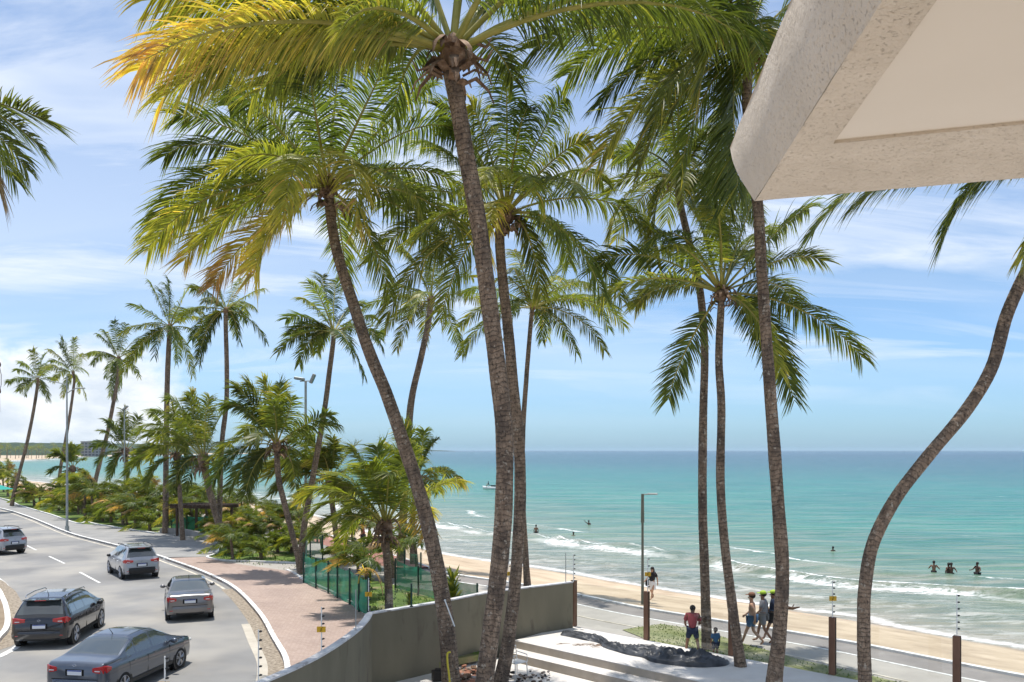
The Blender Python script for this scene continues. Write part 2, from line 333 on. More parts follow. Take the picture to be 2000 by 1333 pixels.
def net_mat():
    m = bpy.data.materials.new('green_shade_net'); m.use_nodes = True; nt = m.node_tree; b = nt.nodes['Principled BSDF']
    b.inputs['Roughness'].default_value = 0.7
    tcn = nt.nodes.new('ShaderNodeTexCoord'); n = noise(nt, tcn.outputs['Object'], 1.6, 4)
    nt.links.new(ramp(nt, n, [(0.3, (0.012, 0.20, 0.11)), (0.7, (0.04, 0.34, 0.20))]), b.inputs['Base Color'])
    t = nt.nodes.new('ShaderNodeBsdfTransparent'); mx = nt.nodes.new('ShaderNodeMixShader')
    nt.links.new(ramp(nt, n, [(0.3, 0.68), (0.7, 0.90)]), mx.inputs[0])
    nt.links.new(t.outputs[0], mx.inputs[1]); nt.links.new(b.outputs[0], mx.inputs[2])
    nt.links.new(mx.outputs[0], nt.nodes['Material Output'].inputs[0]); return m
M['net'] = net_mat()
# ------------------------------------------------------------------ the coast
shore_px = [(2500, 1350), (2200, 1298), (2000, 1268), (1888, 1251), (1720, 1220), (1678, 1207), (1541, 1190), (1400, 1170), (1273, 1150), (1200, 1138),
            (1100, 1118), (1000, 1103), (860, 1083), (780, 1060), (700, 1036), (600, 1005), (450, 980), (300, 965), (200, 955), (0, 935), (-200, 925)]
FARS = [Vector(v) for v in ((-330, 410, 0), (-375, 480, 0), (-385, 540, 0), (-395, 640, 0), (-452, 831, 0), (-575, 1151, 0), (-616, 1496, 0), (-704, 2493, 0), (-1034, 3740, 0), (-3000, 4300, 0))]
SH = [P(x, y, -2.3) for x, y in shore_px]
SH = [Vector((140, -20, 0)), Vector((60, 22, 0))]+[Vector((p.x, p.y, 0)) for p in SH]+FARS
FARS_ = 0
SHs = catmull(SH, 6)
kerb_px = [(2500, 1400), (2200, 1355), (2000, 1325), (1800, 1286), (1690, 1264), (1560, 1241), (1400, 1215), (1250, 1190), (1120, 1163), (1000, 1141), (875, 1122),
           (790, 1094), (700, 1066), (600, 1036), (450, 1006), (300, 982), (150, 963), (0, 950), (-200, 941)]
SK = [Vector((90, -30, 0)), Vector((30, 12, 0))]+[P(x, y, 0) for x, y in kerb_px]+[Vector((-420, 330, 0))]
SKs = catmull(SK, 5)
def resample(pl, n):
    L = [0]
    for a, b in zip(pl, pl[1:]): L.append(L[-1]+(b-a).length)
    out = []; j = 0
    for k in range(n):
        t = L[-1]*k/(n-1)
        while j < len(L)-2 and L[j+1] < t: j += 1
        u = (t-L[j])/max(1e-9, L[j+1]-L[j]); out.append(pl[j].lerp(pl[j+1], u))
    return out
SHarr = np.array([(p.x, p.y) for p in SHs])
def shore_dist(X, Y):
    pts = np.stack([X, Y], -1); best = np.full(X.shape, 1e9); sgn = np.ones(X.shape)
    for a, b in zip(SHarr[:-1], SHarr[1:]):
        d = b-a; L2 = d@d; u = np.clip(((pts-a)@d)/L2, 0, 1); q = a+u[..., None]*d; r = pts-q
        dist = np.hypot(r[..., 0], r[..., 1]); cr = d[0]*r[..., 1]-d[1]*r[..., 0]
        upd = dist < best-1e-9; best = np.where(upd, dist, best); sgn = np.where(upd, np.where(cr < 0, 1.0, -1.0), sgn)
    return best*sgn          # positive at sea
def sand_z(X, Y): 
    d = shore_dist(np.array([X*1.0]), np.array([Y*1.0]))[0]
    return -2.3+(-d)*0.145 if d < 0 else -2.3-d*0.06
# sand: loft kerb -> shore -> sea bed
nK = 260
ks = resample(SKs, nK); ss = []
sh_near = catmull(SH[:24], 6)
for p in ks:                      # nearest shoreline point in a smoothed sense
    q = min(sh_near, key=lambda s: (s-p).length); ss.append(q)
for _ in range(6): ss = [ss[0]]+[(ss[i-1]+ss[i]*2+ss[i+1])/4 for i in range(1, nK-1)]+[ss[-1]]
vs = []; rows = [0, 0.08, 0.2, 0.35, 0.5, 0.65, 0.8, 0.92, 1.0, 1.12, 1.35, 2.0]
for r in rows:
    for i in range(nK):
        p = ks[i].lerp(ss[i], r) if r <= 1 else ss[i]+(ss[i]-ks[i]).normalized()*(r-1)*14
        z = -0.06+(-2.3+0.06)*r if r <= 1 else -2.3-(r-1)*14*0.08
        z += 0.10*mnoise.noise(Vector((p.x*0.35, p.y*0.35, 0)))*min(1, r*6)*max(0, 1.0-max(0, r-0.8)*3)
        vs.append((p.x, p.y, z))
fs = [(a*nK+i, a*nK+i+1, (a+1)*nK+i+1, (a+1)*nK+i) for a in range(len(rows)-1) for i in range(nK-1)]
fs = [f[::-1] for f in fs]
o = mk('beach', vs, fs, M['sand'], smooth=True); tag(o, kind='structure')
# sea sheet: finer near the shore
ys = np.concatenate([np.linspace(26, 70, 150), np.geomspace(70.6, 40000, 170)])
us = np.linspace(-1.15, 1.15, 420)
YY, UU = np.meshgrid(ys, us, indexing='ij'); XX = UU*YY*1.0
D = shore_dist(XX, YY)
def nz(X, Y, s, seed=0):
    # cheap smooth value noise
    x = X*s+seed*17.3; y = Y*s+seed*5.1; xi = np.floor(x).astype(int); yi = np.floor(y).astype(int); xf = x-xi; yf = y-yi
    h = lambda a, b: np.modf(np.abs(np.sin(a*127.1+b*311.7+seed)*43758.5453))[0]
    u = xf*xf*(3-2*xf); v = yf*yf*(3-2*yf)
    return (h(xi, yi)*(1-u)+h(xi+1, yi)*u)*(1-v)+(h(xi, yi+1)*(1-u)+h(xi+1, yi+1)*u)*v
warp = (nz(XX, YY, 0.06, 1)-0.5)*7+(nz(XX, YY, 0.2, 2)-0.5)*1.6
Dw = D+warp
near = np.clip(1-(YY-40)/120, 0, 1)
def crest(t0, w, h): 
    q = (Dw-t0)/w; return h*np.exp(-np.where(q < 0, (q*1.7)**2, q**2))
Z = -2.3+0*XX
Z += (crest(12.5, 1.5, 0.42)*(0.4+1.1*nz(XX, YY, 0.07, 5))+crest(4.5, 1.0, 0.15)+crest(21, 2.6, 0.28)*nz(XX, YY, 0.05, 6)+crest(33, 3.5, 0.25)*nz(XX, YY, 0.04, 7)+crest(46, 4.0, 0.2))*np.clip(1.2-YY/220, 0, 1)
Z += 0.10*(nz(XX, YY, 0.35, 3)-0.5)*np.clip(D/6, 0.1, 1)*near
Z = np.where(D < -2.5, -2.9, Z)
nr, nc = XX.shape
V = np.stack([XX, YY, Z], -1).reshape(-1, 3)
idx = np.arange(nr*nc).reshape(nr, nc)
q = np.stack([idx[:-1, :-1], idx[:-1, 1:], idx[1:, 1:], idx[1:, :-1]], -1).reshape(-1, 4)
Dc = D.reshape(-1)
keep = (Dc[q] > -3.5).any(1); q = q[keep]
used, inv = np.unique(q, return_inverse=True); V2 = V[used]; q2 = inv.reshape(-1, 4)
def sea_mat():
    m = mat('sea_water', (0.1, 0.4, 0.45), 0.2, spec=0.2); nt = m.node_tree; b = nt.nodes['Principled BSDF']
    g = nt.nodes.new('ShaderNodeNewGeometry'); pos = g.outputs['Position']
    a = nt.nodes.new('ShaderNodeAttribute'); a.attribute_name = 'shore'; t = a.outputs['Fac']
    lg = mth(nt, 'DIVIDE', mth(nt, 'LOGARITHM', mth(nt, 'ADD', mth(nt, 'MAXIMUM', t, 0.0), 1.0), 10.0), 4.0)
    c = ramp(nt, lg, [(0.0, (0.27, 0.24, 0.18)), (0.20, (0.20, 0.225, 0.165)), (0.30, (0.145, 0.205, 0.14)), (0.37, (0.075, 0.19, 0.125)),
                      (0.45, (0.022, 0.190, 0.135)), (0.55, (0.005, 0.155, 0.130)), (0.65, (0.0, 0.085, 0.105)), (0.80, (0.0, 0.046, 0.088))])
    # patches of stirred sand and darker gusts
    pt = noise(nt, mapv(nt, pos, (0.03, 0.10, 1), (0, 0, 0), (0, 0, R(-12))), 1.0, 5, 0.5, 0.4)
    c = mixc(nt, 1.0, c, ramp(nt, pt, [(0.35, (0.80, 0.86, 0.90)), (0.65, (1.18, 1.12, 1.06))]), 'MULTIPLY')
    rip = noise(nt, mapv(nt, pos, (0.30, 1.3, 1), (2, 0, 0), (0, 0, R(-14))), 1.0, 9, 0.7, 0.4)
    c = mixc(nt, 1.0, c, ramp(nt, rip, [(0.36, (0.72, 0.80, 0.84)), (0.64, (1.25, 1.16, 1.12))]), 'MULTIPLY')
    st = noise(nt, mapv(nt, pos, (0.12, 0.7, 1), (0, 0, 0), (0, 0, R(-15))), 1.0, 6, 0.6, 0.3)
    nearm = ramp(nt, lg, [(0.30, 1), (0.5, 0.35)])
    c = mixc(nt, mth(nt, 'MULTIPLY', nearm, ramp(nt, st, [(0.45, 0), (0.62, 0.5)])), c, (0.42, 0.38, 0.30))
    # foam
    wp = mth(nt, 'ADD', a.outputs['Fac'], 0.0)
    w = nt.nodes.new('ShaderNodeAttribute'); w.attribute_name = 'shorew'; tw = w.outputs['Fac']
    fn = noise(nt, mapv(nt, pos, (1, 2.0, 1), (0, 0, 0), (0, 0, R(-28))), 1.3, 10, 0.72, 0.8)
    def band(src, c0, wd, lo, hi):
        d = mth(nt, 'ABSOLUTE', mth(nt, 'SUBTRACT', src, c0)); k = mth(nt, 'SUBTRACT', 1.0, mth(nt, 'DIVIDE', d, wd), True)
        return ramp(nt, mth(nt, 'MULTIPLY', mth(nt, 'POWER', k, 0.6), fn), [(lo, 0), (hi, 1)])
    big = noise(nt, mapv(nt, pos, (0.075, 0.075, 1), (0.4, 0.2, 0)), 1.0, 2)
    gate = ramp(nt, big, [(0.42, 0), (0.52, 1)])
    fo = mth(nt, 'MULTIPLY', band(tw, 10.8, 3.6, 0.385, 0.50), gate)
    fo = mth(nt, 'MAXIMUM', fo, mth(nt, 'MULTIPLY', band(tw, 12.6, 0.55, 0.38, 0.48), ramp(nt, big, [(0.40, 0), (0.46, 1)])))
    fo = mth(nt, 'MAXIMUM', fo, mth(nt, 'MULTIPLY', mth(nt, 'MULTIPLY', band(tw, 4.3, 0.8, 0.42, 0.54), 0.6), ramp(nt, big, [(0.38, 1), (0.55, 0.1)])))
    fo = mth(nt, 'MAXIMUM', fo, mth(nt, 'MULTIPLY', band(tw, 21.5, 1.6, 0.44, 0.50), mth(nt, 'SUBTRACT', 1.0, gate)))
    fo = mth(nt, 'MAXIMUM', fo, mth(nt, 'MULTIPLY', band(t, 0.5, 1.1, 0.30, 0.50), 0.8))
    farn = noise(nt, mapv(nt, pos, (0.10, 0.30, 1)), 1.0, 8, 0.7)
    fo = mth(nt, 'MAXIMUM', fo, mth(nt, 'MULTIPLY', ramp(nt, farn, [(0.685, 0), (0.715, 0.8)]), ramp(nt, lg, [(0.30, 0), (0.42, 1)])))
    sud = mth(nt, 'MULTIPLY', ramp(nt, noise(nt, mapv(nt, pos, (0.5, 1.2, 1), (5, 0, 0), (0, 0, R(-28))), 1.0, 8, 0.7, 0.5), [(0.50, 0), (0.72, 0.55)]), ramp(nt, lg, [(0.18, 1), (0.36, 0)]))
    fo = mth(nt, 'MAXIMUM', fo, sud)
    c = mixc(nt, fo, c, (0.86, 0.87, 0.86)); nt.links.new(c, b.inputs['Base Color'])
    nt.links.new(ramp(nt, fo, [(0, 0.24), (0.6, 0.8)]), b.inputs['Roughness'])
    b.inputs['Specular IOR Level'].default_value = 0.17
    h1 = noise(nt, mapv(nt, pos, (0.55, 1.5, 1), (0, 0, 0), (0, 0, R(-16))), 1.0, 8, 0.62, 0.3)
    h2 = noise(nt, mapv(nt, pos, (0.05, 0.16, 1), (0, 0, 0), (0, 0, R(-10))), 1.0, 6, 0.6)
    b1 = N(nt, 'ShaderNodeBump', Strength=0.9, Distance=0.30); nt.links.new(h1, b1.inputs['Height'])
    b2 = N(nt, 'ShaderNodeBump', Strength=0.6, Distance=2.2); nt.links.new(h2, b2.inputs['Height']); nt.links.new(b1.outputs[0], b2.inputs['Normal'])
    b3 = N(nt, 'ShaderNodeBump', Strength=0.4, Distance=0.06); nt.links.new(fo, b3.inputs['Height']); nt.links.new(b2.outputs[0], b3.inputs['Normal'])
    nt.links.new(b3.outputs[0], b.inputs['Normal']); return m
M['sea'] = sea_mat()
sea = mk('sea', V2, q2, M['sea'], smooth=True); tag(sea, kind='structure')
for nm, arr in (('shore', Dc), ('shorew', Dw.reshape(-1))):
    at_ = sea.data.attributes.new(nm, 'FLOAT', 'POINT'); at_.data.foreach_set('value', arr[used].astype(np.float32))
# ------------------------------------------------------------------ land sheets
land = [p for p in SKs[3:]]+[Vector((-900, 500, 0)), Vector((-6000, 500, 0)), Vector((-6000, -400, 0)), Vector((90, -400, 0))]
slab('ground', land, -0.45, 0, M['ground'])
roadk_px = [(-250, 958), (-100, 975), (0, 994), (60, 1012), (135, 1042), (200, 1060), (300, 1085), (340, 1098), (400, 1120), (460, 1150), (510, 1200), (540, 1250), (566, 1300)]
RK = catmull([P(x, y, 0) for x, y in roadk_px]+[Vector((-6.0, 23, 0)), Vector((-5.9, 20, 0)), Vector((-6.2, 16, 0)), Vector((-6.8, 11, 0))], 6)
RK = [Vector((-420, 230, 0)), Vector((-200, 170, 0))]+RK
road = RK+[Vector((-6.0, 4, 0)), Vector((-60, 2, 0)), Vector((-420, 60, 0))]
slab('road', road, 0.0, 0.3, M['asphalt'])
mb = MB(); ribbon(mb, RK, 0.0, -0.17, 0.13, side=0.13); ke = mb.build('road_kerb', M['kerb']); tag(ke, kind='structure')
def sub(pl, y0, y1): return [p for p in pl if y0 <= p.y <= y1]
RKn = sub(RK, 12, 41)
mb = MB(); ribbon(mb, RKn, -0.17, -0.66, 0.006); tag(mb.build('leaf_litter', M['litter']), 'strip of fallen leaves and grit between white kerb and gutter', kind='stuff')
gut = sub(RK, 12, 33); gl = offset(gut, -0.64)
mb = MB(); ribbon(mb, gl, 0.0, -0.30, 0.012, side=0.02); tag(mb.build('gutter', M['gutter']), kind='structure')
mb = MB(); ribbon(mb, sub(RK, 33, 160), -0.42, -0.56, 0.005); tag(mb.build('edge_line', M['cream']), kind='structure')
mb = MB()
for (a, b) in (((44, 1062), (71, 1075)), ((96, 1087), (126, 1101)), ((156, 1118), (195, 1139)), ((10, 1045), (26, 1052))):
    p = P(*a); q = P(*b); d = (q-p).normalized(); n = Vector((-d.y, d.x, 0))*0.06; z = Vector((0, 0, 0.005))
    mb.add([p+n+z, p-n+z, q-n+z, q+n+z], [(0, 1, 2, 3)])
lane = mb.build('lane_marking', M['paint']); tag(lane, kind='structure')
le = catmull([P(x, y) for x, y in ((-160, 1065), (-60, 1098), (0, 1132), (22, 1155), (38, 1178), (46, 1200))], 5)
mb = MB(); ribbon(mb, le, -0.06, 0.06, 0.005); tag(mb.build('edge_line', M['paint']), kind='structure')
med = catmull([P(x, y) for x, y in ((-300, 1110), (-60, 1128), (-8, 1150), (8, 1172), (17, 1198), (18, 1226), (5, 1246), (-30, 1268), (-200, 1300), (-400, 1300))], 5)
slab('median', med, 0.10, 0.1, M['ground'])
mb = MB(); ribbon(mb, med, -0.16, 0.03, 0.14, side=0.14); tag(mb.build('median_kerb', M['kerb']), kind='structure')
mb = MB(); ribbon(mb, med, 0.04, 0.6, 0.006); tag(mb.build('median_litter', M['litter']), 'dry leaf litter along the median kerb', kind='stuff')
mb = MB(); ribbon(mb, catmull([P(x, y) for x, y in ((45, 1256), (20, 1272), (-30, 1292), (-200, 1330))], 4), -0.12, 0.12, 0.009); tag(mb.build('stop_line', M['paint']), kind='structure')
# sidewalks (kerb side -> inner edge)
RKo = offset(RK, -0.17)
kb_far = [p for p in RKo if p.y >= P(0, 1093).y]; kb_near = [p for p in RKo if p.y <= P(0, 1094).y and p.y > 16.5]
grey_in = [P(x, y) for x, y in ((410, 1091), (424, 1079), (418, 1064), (395, 1052), (312, 1043), (300, 1046), (190, 1028), (150, 1026), (100, 1009), (40, 991), (0, 976), (-100, 962))]
slab('grey_sidewalk', kb_far+grey_in+[Vector((-330, 216, 0))], 0.11, 0.2, M['walk'])
br_in = [P(x, y) for x, y in ((724, 1196), (704, 1199), (683, 1179), (641, 1157), (593, 1136), (575, 1124), (560, 1119), (480, 1108), (430, 1100), (410, 1091))]
slab('brick_sidewalk', kb_near[:]+[Vector((-5.0, 16.9, 0)), Vector((-4.35, 19.3, 0)), Vector((-4.0, 21.7, 0)), Vector((-4.05, 24.0, 0))]+br_in, 0.11, 0.2, M['brick'])
fp = [P(x, y) for x, y in ((430, 1100), (480, 1108), (560, 1119), (593, 1136), (641, 1134), (700, 1130), (820, 1140), (900, 1136), (860, 1122), (760, 1110), (600, 1104), (500, 1100))]
slab('footpath', fp, 0.10, 0.2, M['promenade'])
gk = catmull([P(x, y) for x, y in ((-100, 961), (0, 975), (40, 990), (100, 1008), (150, 1025), (170, 1022), (190, 1027), (300, 1044), (312, 1042))], 4)
gk2 = catmull([P(x, y) for x, y in ((418, 1062), (426, 1076), (420, 1086), (405, 1093), (440, 1099), (500, 1101), (600, 1105))], 5)
mb = MB(); ribbon(mb, gk, -0.08, 0.08, 0.17, side=0.1); ribbon(mb, gk2, -0.08, 0.08, 0.17, side=0.1); tag(mb.build('garden_kerb', M['kerb']), kind='structure')
mb = MB(); ribbon(mb, catmull([P(x, y) for x, y in ((560, 1118), (575, 1124), (593, 1137), (641, 1158), (683, 1180), (712, 1203))], 4), -0.06, 0.06, 0.16, side=0.1); tag(mb.build('path_edging', M['kerb']), kind='structure')
# verge of grass between sidewalk and promenade
SI = 1 if offset(SKs, 1.0)[40].length < SKs[40].length else -1
inner = [Vector((p.x, p.y, 0)) for p in offset(SKs, SI*4.4)]
inn = [p for p in inner if p.x < -4.2 and p.y < 260]
verge = inn[::-1]+[P(940, 1172), Vector((-1.0, 27.4, 0)), Vector((-3.5, 25.3, 0)), P(712, 1203), P(683, 1180), P(641, 1158), P(593, 1137), P(560, 1118), P(480, 1106), P(405, 1092), P(424, 1078), P(415, 1062), P(300, 1044), P(190, 1027), P(150, 1025), P(100, 1008), P(40, 990), P(0, 975), P(-100, 962)]
slab('grass_verge', verge, 0.08, 0.2, M['grass'])
# promenade ribbons along the beach kerb  (inland is the negative side of SKs)
SKp = [p for p in SKs if p.y < 300]
# SKs runs right -> left, so inland lies to the left of travel
def sgn_in():
    a = offset(SKs, 1.0)[40]; return 1 if a.length < SKs[40].length else -1
SI = sgn_in()
def rib(name, d0, d1, z, m, pl=SKp, side=0.0, kind='structure'):
    b = MB(); ribbon(b, pl, SI*d0, SI*d1, z, side=side, m=0); o = b.build(name, m); tag(o, kind=kind); return o
SKr = [p for p in SKp if p.x > -6.5]; SKl = [p for p in SKp if p.x <= -4.5]
rib('beach_kerb', -0.12, 0.08, 0.10, M['kerb'], side=0.35)
rib('cycle_lane', 0.08, 1.35, 0.02, M['cycle_dark'], SKr, 0.2)
rib('cycle_lane', 0.08, 2.2, 0.10, M['cycle_pink'], SKl, 0.2)
rib('lane_line', 1.35, 1.47, 0.03, M['paint'], SKr, 0.2)
rib('promenade', 1.47, 3.0, 0.02, M['promenade'], SKr, 0.2)
rib('lane_line', 3.0, 3.10, 0.03, M['cream'], SKr, 0.2)
rib('promenade', 2.2, 4.6, 0.09, M['promenade'], SKl, 0.2)
# ------------------------------------------------------------------ the plot: deck, steps, wall
DZ = 0.3
G0 = P(1120, 1223, DZ); G1 = P(1868, 1366, DZ); gd = (G1-G0).normalized(); gn = Vector((gd.y, -gd.x, 0));  # toward camera
if gn.y > 0: gn = -gn
G9 = G0+gd*26
E0 = P(1004, 1251, DZ); E1 = E0+gd*24
pz_ = [p for p in offset(SKr, SI*3.05) if p.x > -6.0]
slab('plaza', pz_+[Vector((-5.0, 27.2, 0)), Vector((G0.x-0.3, G0.y+0.10, 0)), Vector((G9.x, G9.y, 0))], 0.012, 0, M['promenade'])
deck = [G0-gd*0.2, G9, E1, E0]
slab('deck', deck, DZ, 0.16, M['deck'])
mb = MB()
def step(e0, e1, z0, z1, depth, m_t, m_r):
    a = e0; b = e1; c = e1+gn*depth; d = e0+gn*depth
    mb.add([(a.x, a.y, z0), (b.x, b.y, z0), (b.x, b.y, z1), (a.x, a.y, z1)], [(0, 1, 2, 3)], 1)
    mb.add([(a.x, a.y, z1), (d.x, d.y, z1), (c.x, c.y, z1), (b.x, b.y, z1)], [(0, 1, 2, 3)], 0)
a = E0-gn*0.03; b = E1-gn*0.03
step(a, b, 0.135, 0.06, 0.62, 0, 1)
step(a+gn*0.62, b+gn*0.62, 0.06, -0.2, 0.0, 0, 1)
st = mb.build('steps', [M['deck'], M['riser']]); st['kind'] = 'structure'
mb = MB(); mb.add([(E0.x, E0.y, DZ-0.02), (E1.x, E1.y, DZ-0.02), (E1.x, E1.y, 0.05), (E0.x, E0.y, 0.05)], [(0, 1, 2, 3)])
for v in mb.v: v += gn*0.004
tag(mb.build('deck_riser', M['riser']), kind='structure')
slab('courtyard_floor', [E0+gn*0.60, E0+gn*0.60-gd*7, Vector((-6, 12, 0)), Vector((10, 3, 0)), Vector((26, 3, 0)), E1+gn*0.6], -0.2, 0.1, M['deck'])
# wall
WT = 1.9
wp_px = [(1119, 1137), (960, 1156), (860, 1176), (727, 1198)]
w_str = [P(x, y, WT) for x, y in wp_px]
w_cur = catmull([P(x, y, WT) for x, y in ((727, 1198), (718, 1213), (690, 1240), (620, 1285), (520, 1331), (400, 1378), (200, 1440))], 6)
wall = thing('property_wall', 'curved olive rendered boundary wall with white coping beside the brick sidewalk', 'wall', (w_str[-1].x, w_str[-1].y, -0.2))
WL = wall.location.copy()
def wallbit(name, pl, tall0, parent, m, th, z0, z1):
    b = MB(); a = offset(pl, 0); c = offset(pl, th); n = len(pl)
    vs = [(p.x, p.y, z0) for p in a]+[(p.x, p.y, z1) for p in a]+[(p.x, p.y, z0) for p in c]+[(p.x, p.y, z1) for p in c]
    fs = []
    for i in range(n-1):
        fs += [(i, i+1, n+i+1, n+i), (2*n+i+1, 2*n+i, 3*n+i, 3*n+i+1), (n+i, n+i+1, 3*n+i+1, 3*n+i)]
    fs += [(0, n, 3*n, 2*n), (n-1, 3*n-1, 4*n-1, 2*n-1)]
    b.add(vs, fs); return b.build(name, m, parent, off=WL)
full = w_str[:-1]+w_cur
thk = -0.16
wallbit('wall', full, 0, wall, M['wall'], thk, -0.45, WT-0.03)
cp = [p.copy() for p in full]
wallbit('coping', [Vector((p.x, p.y, 0)) for p in offset(full, 0.02)], 0, wall, M['coping'], thk-0.04, WT-0.03, WT+0.01)
# end post of wall
ep = thing('gate_post', 'brown steel post at the seaward end of the olive wall', 'post', (G0.x+0.02, G0.y-0.02, DZ), math.atan2(gd.y, gd.x))
b = MB(); b.box((0, 0, 0.8), (0.16, 0.16, 1.6), bev=0.006); b.build('column', M['corten'], ep)
b = MB(); b.box((0, 0, 1.607), (0.17, 0.17, 0.014)); b.build('cap', M['darkmetal'], ep)
# glass posts
def gpost(px, base_y, label):
    p = P(px, base_y, DZ); ang = math.atan2(gd.y, gd.x)
    t = thing('fence_post', label, 'post', (p.x, p.y, DZ), ang, 'brown steel posts holding the glass fence')
    b = MB(); b.box((0, 0, 0.795), (0.17, 0.13, 1.59), bev=0.006); b.build('column', M['corten'], t)
    b = MB(); b.box((0.09, 0, 0.795), (0.012, 0.03, 1.57)); b.box((-0.09, 0, 0.795), (0.012, 0.03, 1.57)); b.build('glass_channel', M['darkmetal'], t)
    return p
posts = [gpost(1263, 1250, 'brown steel fence post in front of the slim promenade lamp'), gpost(1429, 1281, 'brown steel fence post partly behind the leaning palm trunk'),
         gpost(1626, 1318, 'brown steel fence post with yellow warning plate on its rod'), gpost(1869, 1367, 'rightmost brown steel fence post cut by the lower edge')]
pl4 = [G0]+posts+[posts[-1]+(posts[-1]-posts[-2])]
labs = ['clear glass fence pane between the olive wall and the first brown post', 'clear glass fence pane in front of the person in red shirt', 'clear glass fence pane in front of the walking group',
        'clear glass fence pane crossed by the curved palm trunk', 'clear glass fence pane at the right edge of the picture']
for i, (a, b2) in enumerate(zip(pl4, pl4[1:])):
    d = (b2-a).normalized(); a1 = a+d*0.10; b1 = b2-d*0.10; mid = (a1+b1)/2; L = (b1-a1).length
    t = MB(); t.box((0, 0, 0.79), (L, 0.016, 1.50)); o = t.build('glass_fence', M['glass'], loc=(mid.x, mid.y, DZ)); o.rotation_euler.z = math.atan2(d.y, d.x)
    tag(o, labs[i], 'glass fence', 'glass fence panes')
# ------------------------------------------------------------------ electric fence rods
def rod(base, h, label, sign=False, n=6):
    t = thing('fence_rod', label, 'electric fence', base, 0, 'electric fence rods on wall and posts')
    b = MB(); b.tube([(0, 0, 0), (0, 0, h)], 0.014, 6); b.build('rod', M['white'] if n else M['galv'], t)
    if n:
        for k in range(n):
            z = h*(0.14+0.82*k/(n-1)); b = MB(); b.tube([(0.01, 0, z), (0.03, 0, z), (0.04, 0, z+0.015), (0.065, 0, z)], [0.012, 0.022, 0.015, 0.022], 7); b.build('insulator', M['black'], t)
    if sign:
        b = MB(); b.box((0, -0.03, h*0.52), (0.20, 0.006, 0.13)); s = b.build('warning_plate', M['yellow'], t)
        b = MB(); b.tube([(0.03, -0.035, h*0.52+0.05), (-0.02, -0.035, h*0.52), (0.02, -0.035, h*0.52), (-0.03, -0.035, h*0.52-0.05)], 0.006, 4); b.build('bolt_symbol', M['black'], s)
    return t
for (px, y0, y1, z0, lb, sg, n) in ((1626, 1206, 1135, DZ+1.6, 'white rod with insulators and yellow plate on the third brown post', True, 6),
        (1869, 1240, 1161, DZ+1.6, 'white rod with insulators on the rightmost brown post', False, 6), (1265, 1156, 1090, DZ+1.6, 'short rod with yellow plate on the post before the lamp', True, 5),
        (1120, 1137, 1083, WT, 'rod with dark disc insulators at the seaward wall end', False, 6), (1105, 1138, 1080, WT, 'bare thin rod just left of the wall end', False, 0),
        (994, 1152, 1092, WT, 'rod with yellow plate between two palm trunks', True, 5), (720, 1194, 1130, WT, 'white rod with yellow plate at the corner of the wall', True, 5),
        (695, 1232, 1152, WT, 'thin rod on the coping left of the wall corner', False, 0), (628, 1276, 1186, WT, 'rod with yellow plate beside the brick sidewalk', True, 6),
        (505, 1334, 1230, WT, 'rod with dark insulators beside the gutter', False, 6), (322, 1400, 1282, WT, 'rod with yellow plate in front of the blue grey sedan', True, 6)):
    p = P(px, y0, z0); hh = (y0-y1)/F*p.y; rod((p.x, p.y, z0), hh, lb, sg, n)
# ------------------------------------------------------------------ roof overhang (upper right)
ZB = H+1.2
def PZ(px, py, z): Y = F*(z-H)/(HOR-py); return Vector(((px-1000)/F*Y, Y, z))
K = PZ(1475, 393, ZB); KR = PZ(2000, 348, ZB); KL = PZ(1724, 0, ZB); I0 = PZ(1627, 281, ZB); IR = PZ(2000, 243, ZB); IL = PZ(1830, 0, ZB)
dR = (KR-K).normalized(); dL = (KL-K).normalized(); diR = (IR-I0).normalized(); diL = (IL-I0).normalized()
ZT = ZB+0.42
T0 = PZ(1425, 290, ZT)+Vector((0, 0.0, 0)); TL = PZ(1545, 0, ZT); dTL = (TL-T0).normalized()
ev = thing('roof_overhang', 'corner of a white rough stucco roof overhang jutting in from above', 'roof', (K.x, K.y, ZB))
def grid_patch(b, A, B, C, D_, nu, nv, amp, m=0, bulge=Vector((0, 0, 0))):
    # A-B bottom edge, D-C top edge
    vs = []; 
    for j in range(nv+1):
        for i in range(nu+1):
            u = i/nu; v = j/nv; p = (A.lerp(B, u)).lerp(D_.lerp(C, u), v)
            e = amp if (0 < j < nv or True) else 0
            q = Vector((mnoise.noise(p*9), mnoise.noise(p*9+Vector((7, 3, 1))), mnoise.noise(p*9+Vector((1, 9, 4)))))+0.5*Vector((mnoise.noise(p*31), mnoise.noise(p*31+Vector((7, 3, 1))), mnoise.noise(p*31+Vector((1, 9, 4)))))
            vs.append(p+q*e+bulge*math.sin(math.pi*v)+bulge.normalized()*0.007*mnoise.noise(p*3) if bulge.length else p+q*e)
    fs = [(j*(nu+1)+i, j*(nu+1)+i+1, (j+1)*(nu+1)+i+1, (j+1)*(nu+1)+i) for j in range(nv) for i in range(nu)]
    b.add(vs, fs, m)
KL2 = K+dL*7; KR2 = K+dR*7; TL2 = T0+dTL*7; TR2 = T0+dR*7.6
